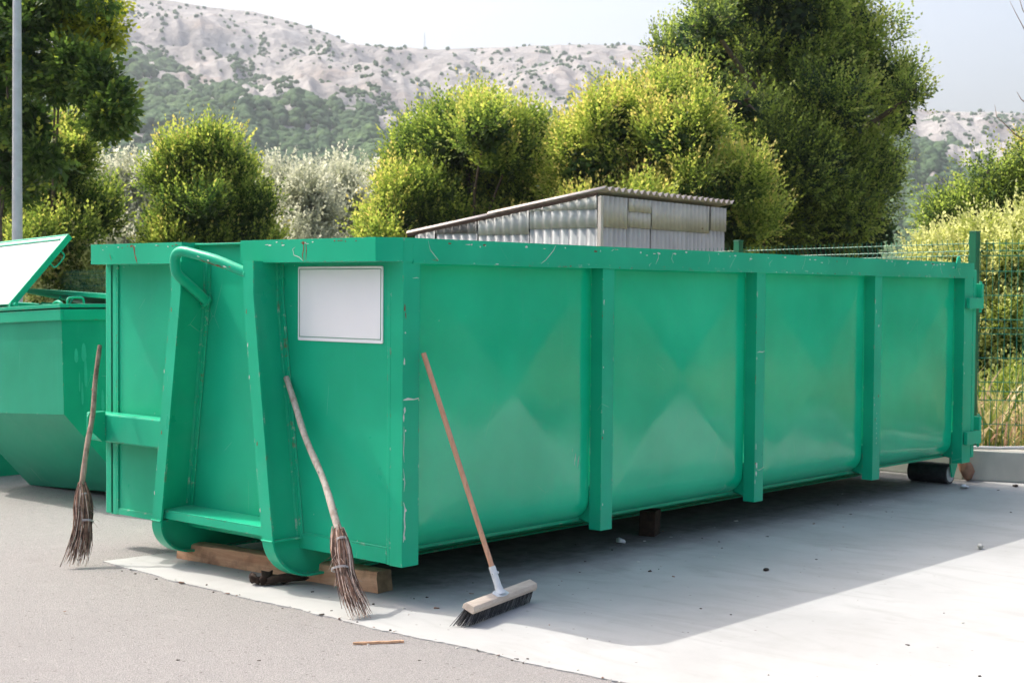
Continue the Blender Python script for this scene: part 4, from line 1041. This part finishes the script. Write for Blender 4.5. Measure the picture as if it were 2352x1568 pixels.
def twig_broom(label, gx, top, bind1, stickmat, mats, n, lean_rad=.05, seed=1, spread=.09, curve=(0,0,0), stub=.016):
    """gx ground point of the brush tip, top = handle top, bind1 = point where the brush starts"""
    r = random.Random(seed); root = empty('twig_broom', gx); tag(root, label, 'broom')
    G = Vector(gx); T = Vector(top)-G; Bp = Vector(bind1)-G
    h = MB(); ax0 = (T-Bp).normalized(); L_ = (T-Bp).length
    pts = []; rad = []
    s1_ = ax0.cross(Vector((0,1,0))).normalized(); s2_ = ax0.cross(s1_)
    for i in range(15):
        t = i/14; w_ = .010*math.sin(t*5+seed)+.005*math.sin(t*13+seed*2)
        pts.append(Bp - ax0*.10 + (T-Bp+ax0*.10)*t + s1_*w_*math.sin(math.pi*t) + s2_*.006*math.sin(t*7)*math.sin(math.pi*t)); rad.append(stub*(1.0 - .22*t) + .0012*r.uniform(-1,1))
    h.tube(pts, rad, 12)
    for q in (3, 6, 10):
        c = pts[q]; d = (s1_*r.uniform(-1,1)+s2_*r.uniform(-1,1)).normalized(); h.tube([c+d*rad[q]*.7, c+d*(rad[q]+.006)+ax0*.006], [.006,.0035], 6)
    h.build('handle', stickmat, root, smooth=60)
    # brush twigs
    b = [MB(), MB(), MB()]
    axis_end = Vector((0,0,0))
    dirb = (Bp*-1).normalized()
    for k in range(n):
        a = r.uniform(0, 6.283); rr0 = stub*r.uniform(.9, 1.45); rr1 = spread*math.sqrt(r.random())
        e1 = dirb.cross(Vector((0,0,1))).normalized(); e2 = dirb.cross(e1)
        st = Bp + ax0*r.uniform(-.005,.02)*(1 if r.random() < .8 else 2) + (e1*math.cos(a)+e2*math.sin(a))*rr0
        a2 = a + r.gauss(0, .5); en = (e1*math.cos(a2)*1.5+e2*math.sin(a2)*.6)*rr1*.75
        en = Vector((en.x, en.y, 0)) + Vector(curve)*r.uniform(.3,1)
        lenf = r.uniform(.72, 1.0) if r.random() < .75 else r.uniform(.45, .8)
        P = []
        for i in range(8):
            t = i/7*lenf; tight = t if t > .38 else t*.62
            c = st.lerp(en + Vector((0,0,.004)), t)
            bul = (e1*math.cos(a)+e2*math.sin(a))*(.016*math.sin(min(1, t/.45)*math.pi)*(1 if t < .45 else 0))
            c = c + bul + Vector((r.uniform(-1,1), r.uniform(-1,1), 0))*.006*t + Vector(curve)*(-.35*math.sin(math.pi*t))
            c.z = max(c.z, .004 + r.random()*.01); P.append(c)
        q = r.random(); b[0 if q < .5 else (1 if q < .8 else 2)].tube(P, list(np.linspace(.0032, .0011, 8)*r.uniform(.7,1.35)), 5)
        if r.random() < .6:
            m_ = r.randint(2, 6); d = Vector((r.uniform(-1,1), r.uniform(-1,1), r.uniform(-1.1,-.2))).normalized()
            b[2 if q > .5 else 1].tube([P[m_], P[m_]+d*r.uniform(.02,.07)], [.0013,.0006], 4)
    all_ = MB()
    for i, x in enumerate(b): all_.add(x.v, x.f, i)
    all_.build('brush', mats, root, smooth=70)
    for t, rr_ in ((.10, .037), (.42, .042)):
        bd = MB()
        c = Bp.lerp(Vector((0,0,0)), t) + Vector(curve)*(-.35*math.sin(math.pi*t)); e1 = dirb.cross(Vector((0,0,1))).normalized(); e2 = dirb.cross(e1)
        for lay in range(3):
            bd.tube([c + dirb*(.004*lay) + (e1*math.cos(k/20*6.283)+e2*math.sin(k/20*6.283))*rr_*(stub/.017)*(.92+.05*math.sin(k)) + dirb*.006*math.sin(k/20*6.283+t*9) for k in range(21)], .0014, 5)
        bd.build('binding_wire', M['pipe'], root, smooth=60)
    return root
twig_broom('twig besom with pale grey stick leaning against the hook frame, brush on the pad edge', (-.335, -.035, 0), (-.012, .835, 1.055), (-.215, .20, .36), M['stick'], [M['twig'], M['twig_pale'], M['twig_dark']], 165, seed=3, spread=.056, curve=(.03,-.06,0), stub=.0185)
twig_broom('darker twig besom leaning against the left end of the locking beam, beside the skip', (-.475, 1.965, 0), (-.145, 2.315, 1.177), (-.37, 2.15, .40), M['stick2'], [M['twig'], M['twig_dark'], M['twig_pale']], 170, seed=8, spread=.060, curve=(-.07,.02,0), stub=.0165)

def push_broom():
    root = empty('push_broom', (.16,-.48,0)); tag(root, 'wide push broom with black bristles leaning on the near corner of the container', 'broom')
    G = Vector((.16,-.48,0))
    # block corners fitted on the ground beside the container
    e = Vector((.604,.147,0)).normalized(); f_ = Vector((-.147,.604,0)).normalized()*-1   # e: along block, f_: towards the viewer
    O = Vector((-.080,-.505,.072)); L_ = .622; Wd = .062; T_ = .034
    tilt = R_(24); fx = (f_*math.cos(tilt) + Vector((0,0,-1))*math.sin(tilt)); nz = e.cross(fx).normalized()
    if nz.z < 0: nz = -nz
    def pt(a, b, c): return O + e*a + fx*(b-Wd/2) + nz*c - G
    bl = MB(); n = 30
    sec = [(0,0),(Wd,0),(Wd,T_*.55),(Wd-.010,T_),(.010,T_),(0,T_*.55)]
    vs = []
    for i in range(n+1):
        a = L_*i/n
        for b, c in sec: vs.append(pt(a, b, c))
    K = 6; fs = [(i*K+j, i*K+(j+1) % K, (i+1)*K+(j+1) % K, (i+1)*K+j) for i in range(n) for j in range(K)] + [tuple(range(K))[::-1], tuple(n*K+j for j in range(K))]
    bl.add(vs, fs); o = bl.build('block', M['block'], root, bevel=.003)
    bm = bmesh.new(); bm.from_mesh(o.data); bmesh.ops.recalc_face_normals(bm, faces=bm.faces); bm.to_mesh(o.data); bm.free()
    r = random.Random(5); br = MB()
    for row in range(4):
        for k in range(150):
            a = .012 + (L_-.024)*(k+r.random())/150; b = .010 + (Wd-.02)*row/3
            s = pt(a, b, -.001); hz = (s+G).z
            sp = (a/L_-.5)
            en = s + e*(sp*.02 - .045 + r.gauss(0,.004)) + fx*(((row-1.5)*.010) + r.gauss(0,.003)) + Vector((.012,.030,0)); en.z = .002 + abs(r.gauss(0, .003))
            if row in (0, 3) and sp < -.45: en += (e*-.02)
            mid = s.lerp(en, .5) + e*.004
            br.tube([s, mid, en], [.0022, .0018, .0010], 4, mi=0 if r.random() < .8 else 1)
    br.build('bristles', [M['bristle'], M['bristle_grey']], root)
    sc = pt(L_*.46, Wd*.5, T_); topw = Vector((.108,-.03,1.205)) - G
    hd = (topw - sc).normalized()
    h = MB(); h.tube([sc+hd*.075, sc+hd*.3, sc+hd*.6, sc+hd*.9, topw], [.0125]*5, 14); h.build('handle', M['handle'], root, smooth=60)
    s = MB()
    # socket: flared plate and tube
    s.tube([sc-nz*.002, sc+hd*.018, sc+hd*.04, sc+hd*.13], [.030,.019,.0165,.0165], 16)
    s.tube([sc+hd*.095-e*.024, sc+hd*.095+e*.034], .0028, 6); s.tube([sc+hd*.095+e*.026, sc+hd*.095+e*.036], .007, 6)
    bd = []
    for k in range(20):
        a_ = k/20*6.283; bd.append(pt(L_*.46+.062*math.cos(a_)*(1-.12*math.cos(4*a_)), Wd*.5+.027*math.sin(a_), T_+.0008))
    s.prism(bd, nz*.0022); s.build('socket', M['socket'], root, smooth=40)
push_broom()

def lump(name, mat, loc, sx, sy, sz, label, cat, seed, rotz=0, amp=.35, group=None):
    V = IV.copy(); 
    d = np.array([1+amp*noise.noise(Vector(v)*1.5+Vector((seed*3.1,0,0)))+amp*.5*noise.noise(Vector(v)*4+Vector((seed,1,1))) for v in V]); V = V*d[:, None]*np.array([sx, sy, sz])
    if cat == 'paper': V = V*np.random.default_rng(seed).uniform(.62, 1.2, (len(V), 1))
    V[:,2] -= V[:,2].min(); o = mesh_np(name, V, IF, mat); o.location = loc; o.rotation_euler = (0,0,rotz); tag(o, label, cat, group); return o
# splinter on asphalt
sp = MB(); n = 12
P0, P1 = Vector((-.64,-.366,0)), Vector((-.464,-.495,0)); dd = (P1-P0); nn = Vector((-dd.y, dd.x, 0)).normalized()
vs = []
for i in range(n+1):
    t = i/n; w_ = .006*(math.sin(math.pi*min(1, t*2.2+.05)) if t < .3 else 1)*(1+.3*math.sin(i*2.7)) + .0006
    c = P0 + dd*t + nn*.003*math.sin(i*1.3); vs += [c-nn*w_+Vector((0,0,-.004)), c+nn*w_+Vector((0,0,-.004)), c+nn*w_*.5+Vector((0,0,.006)), c-nn*w_*.6+Vector((0,0,.005))]
sp.add(vs, [(4*i+k, 4*i+(k+1) % 4, 4*i+4+(k+1) % 4, 4*i+4+k) for i in range(n) for k in range(4)] + [(0,3,2,1),(4*n,4*n+1,4*n+2,4*n+3)])
tag(sp.build('wood_splinter', M['splinter']), 'pale wood splinter lying alone on the asphalt in the foreground', 'splinter')
# bark pieces before the timber
for i, (x, y, s, l) in enumerate(((-.13,.93,(.035,.03,.025),'dark knobbly piece of bark before the timber beam, left of the skid'), (-.03,.83,(.10,.022,.022),'long strip of dark bark lying against the timber beam'), (-.09,.88,(.06,.018,.03),'upright dark bark flake between the strip and the knobbly piece'))):
    lump('bark_piece', M['bark'], (x,y,0), *s, l, 'bark', 30+i, -.9+.5*i, 1.1)
wb = MB(); wb.prism([(2.49,.34,0),(2.63,.40,0),(2.60,.50,0),(2.46,.44,0)], (.008,0,.155)); wb.box((2.50,.40,.158), (2.56,.46,.166)); tag(wb.build('wood_block', M['bark'], bevel=.006), 'dark wooden block standing in the shade under the container', 'wood block')
lump('crumpled_paper', M['brownpaper'], (6.50,.16,0), .07, .06, .10, 'crumpled brown paper beside the roller and the retaining wall', 'paper', 5, .5, .5)
lump('crumpled_paper', M['paper'], (2.17,.36,0), .045, .028, .014, 'white scrap at the edge of the dark strip under the container', 'paper', 6, .9, .5)
lump('crumpled_paper', M['paper'], (6.05,-.03,0), .06, .035, .012, 'white scrap on the shaded concrete near the rear roller', 'paper', 7, .3, .5)
lump('leaf_litter', M['darkstone'], (2.02,-.75,0), .024, .017, .008, 'brown dry leaf on the shaded concrete in front of the second post', 'leaf', 8, .4, .4)
lump('leaf_litter', M['darkstone'], (6.42,-.28,0), .035, .02, .010, 'dark dry leaf near the foot of the retaining wall', 'leaf', 9, .2, .4)
lump('pebble', M['stone'], (3.5,-1.3,0), .026, .018, .014, 'pale pebble at the sunlit edge of the container shadow', 'stone', 10, .3, .4)
def litter():
    Vs = []; Fs = []; Mi = []; n = 0
    r = random.Random(11)
    spots = []
    for _ in range(130):
        q = r.random()
        if q < .5: spots.append((r.uniform(-.2, 6.2), r.gauss(.05, .28)))
        elif q < .8: spots.append((r.uniform(-.3, 6.0), r.uniform(-2.6, .3)))
        elif q < .92: spots.append((r.uniform(-2.6, -.3), r.uniform(-2.5, 2.5)))
        else: spots.append((r.uniform(-.32, .2), r.uniform(-.3, 1.9)))
    spots += [(-.362 + r.gauss(0, .016), r.uniform(-4, 1.75)) for _ in range(70)]
    for (x, y) in spots:
        s = r.uniform(.0018, .006)*(1.5 if r.random() < .1 else 1); k = r.randint(0, 5)
        V = IV*np.array([s*r.uniform(.8,2.6), s, s*r.uniform(.25,.8)]); a = r.uniform(0, 6.28); c, q = math.cos(a), math.sin(a)
        V = np.stack([V[:,0]*c-V[:,1]*q, V[:,0]*q+V[:,1]*c, V[:,2]], 1)*(1+.25*np.sin(IV[:, :1]*5+k)) + np.array([x, y, s*.3-(.006 if x < -.37 else 0)])
        Vs.append(V); Fs.append(IF+n); n += len(V); Mi.append(np.full(len(IF), 0 if r.random() < .55 else (1 if r.random() < .6 else 2)))
    o = mesh_np('grit', np.concatenate(Vs), np.concatenate(Fs), [M['darkstone'], M['stone'], M['twig']], mi=np.concatenate(Mi))
    tag(o, 'scattered grit and crumbs on the concrete and asphalt', 'grit', kind='stuff')
litter()

# ------------------------------------------------------------ air
def haze():
    mb = MB(); mb.box((-2400,-2400,-4), (2600,2600,560)); m = bpy.data.materials.new('haze'); m.use_nodes = True; t = m.node_tree
    for n_ in list(t.nodes):
        if n_.type != 'OUTPUT_MATERIAL': t.nodes.remove(n_)
    v = t.nodes.new('ShaderNodeVolumePrincipled'); v.inputs['Color'].default_value = (.86, .92, 1, 1); v.inputs['Density'].default_value = .00021; v.inputs['Anisotropy'].default_value = .2
    t.links.new(v.outputs[0], t.nodes['Material Output'].inputs['Volume'])
    tag(mb.build('haze', m), kind='stuff')
haze()
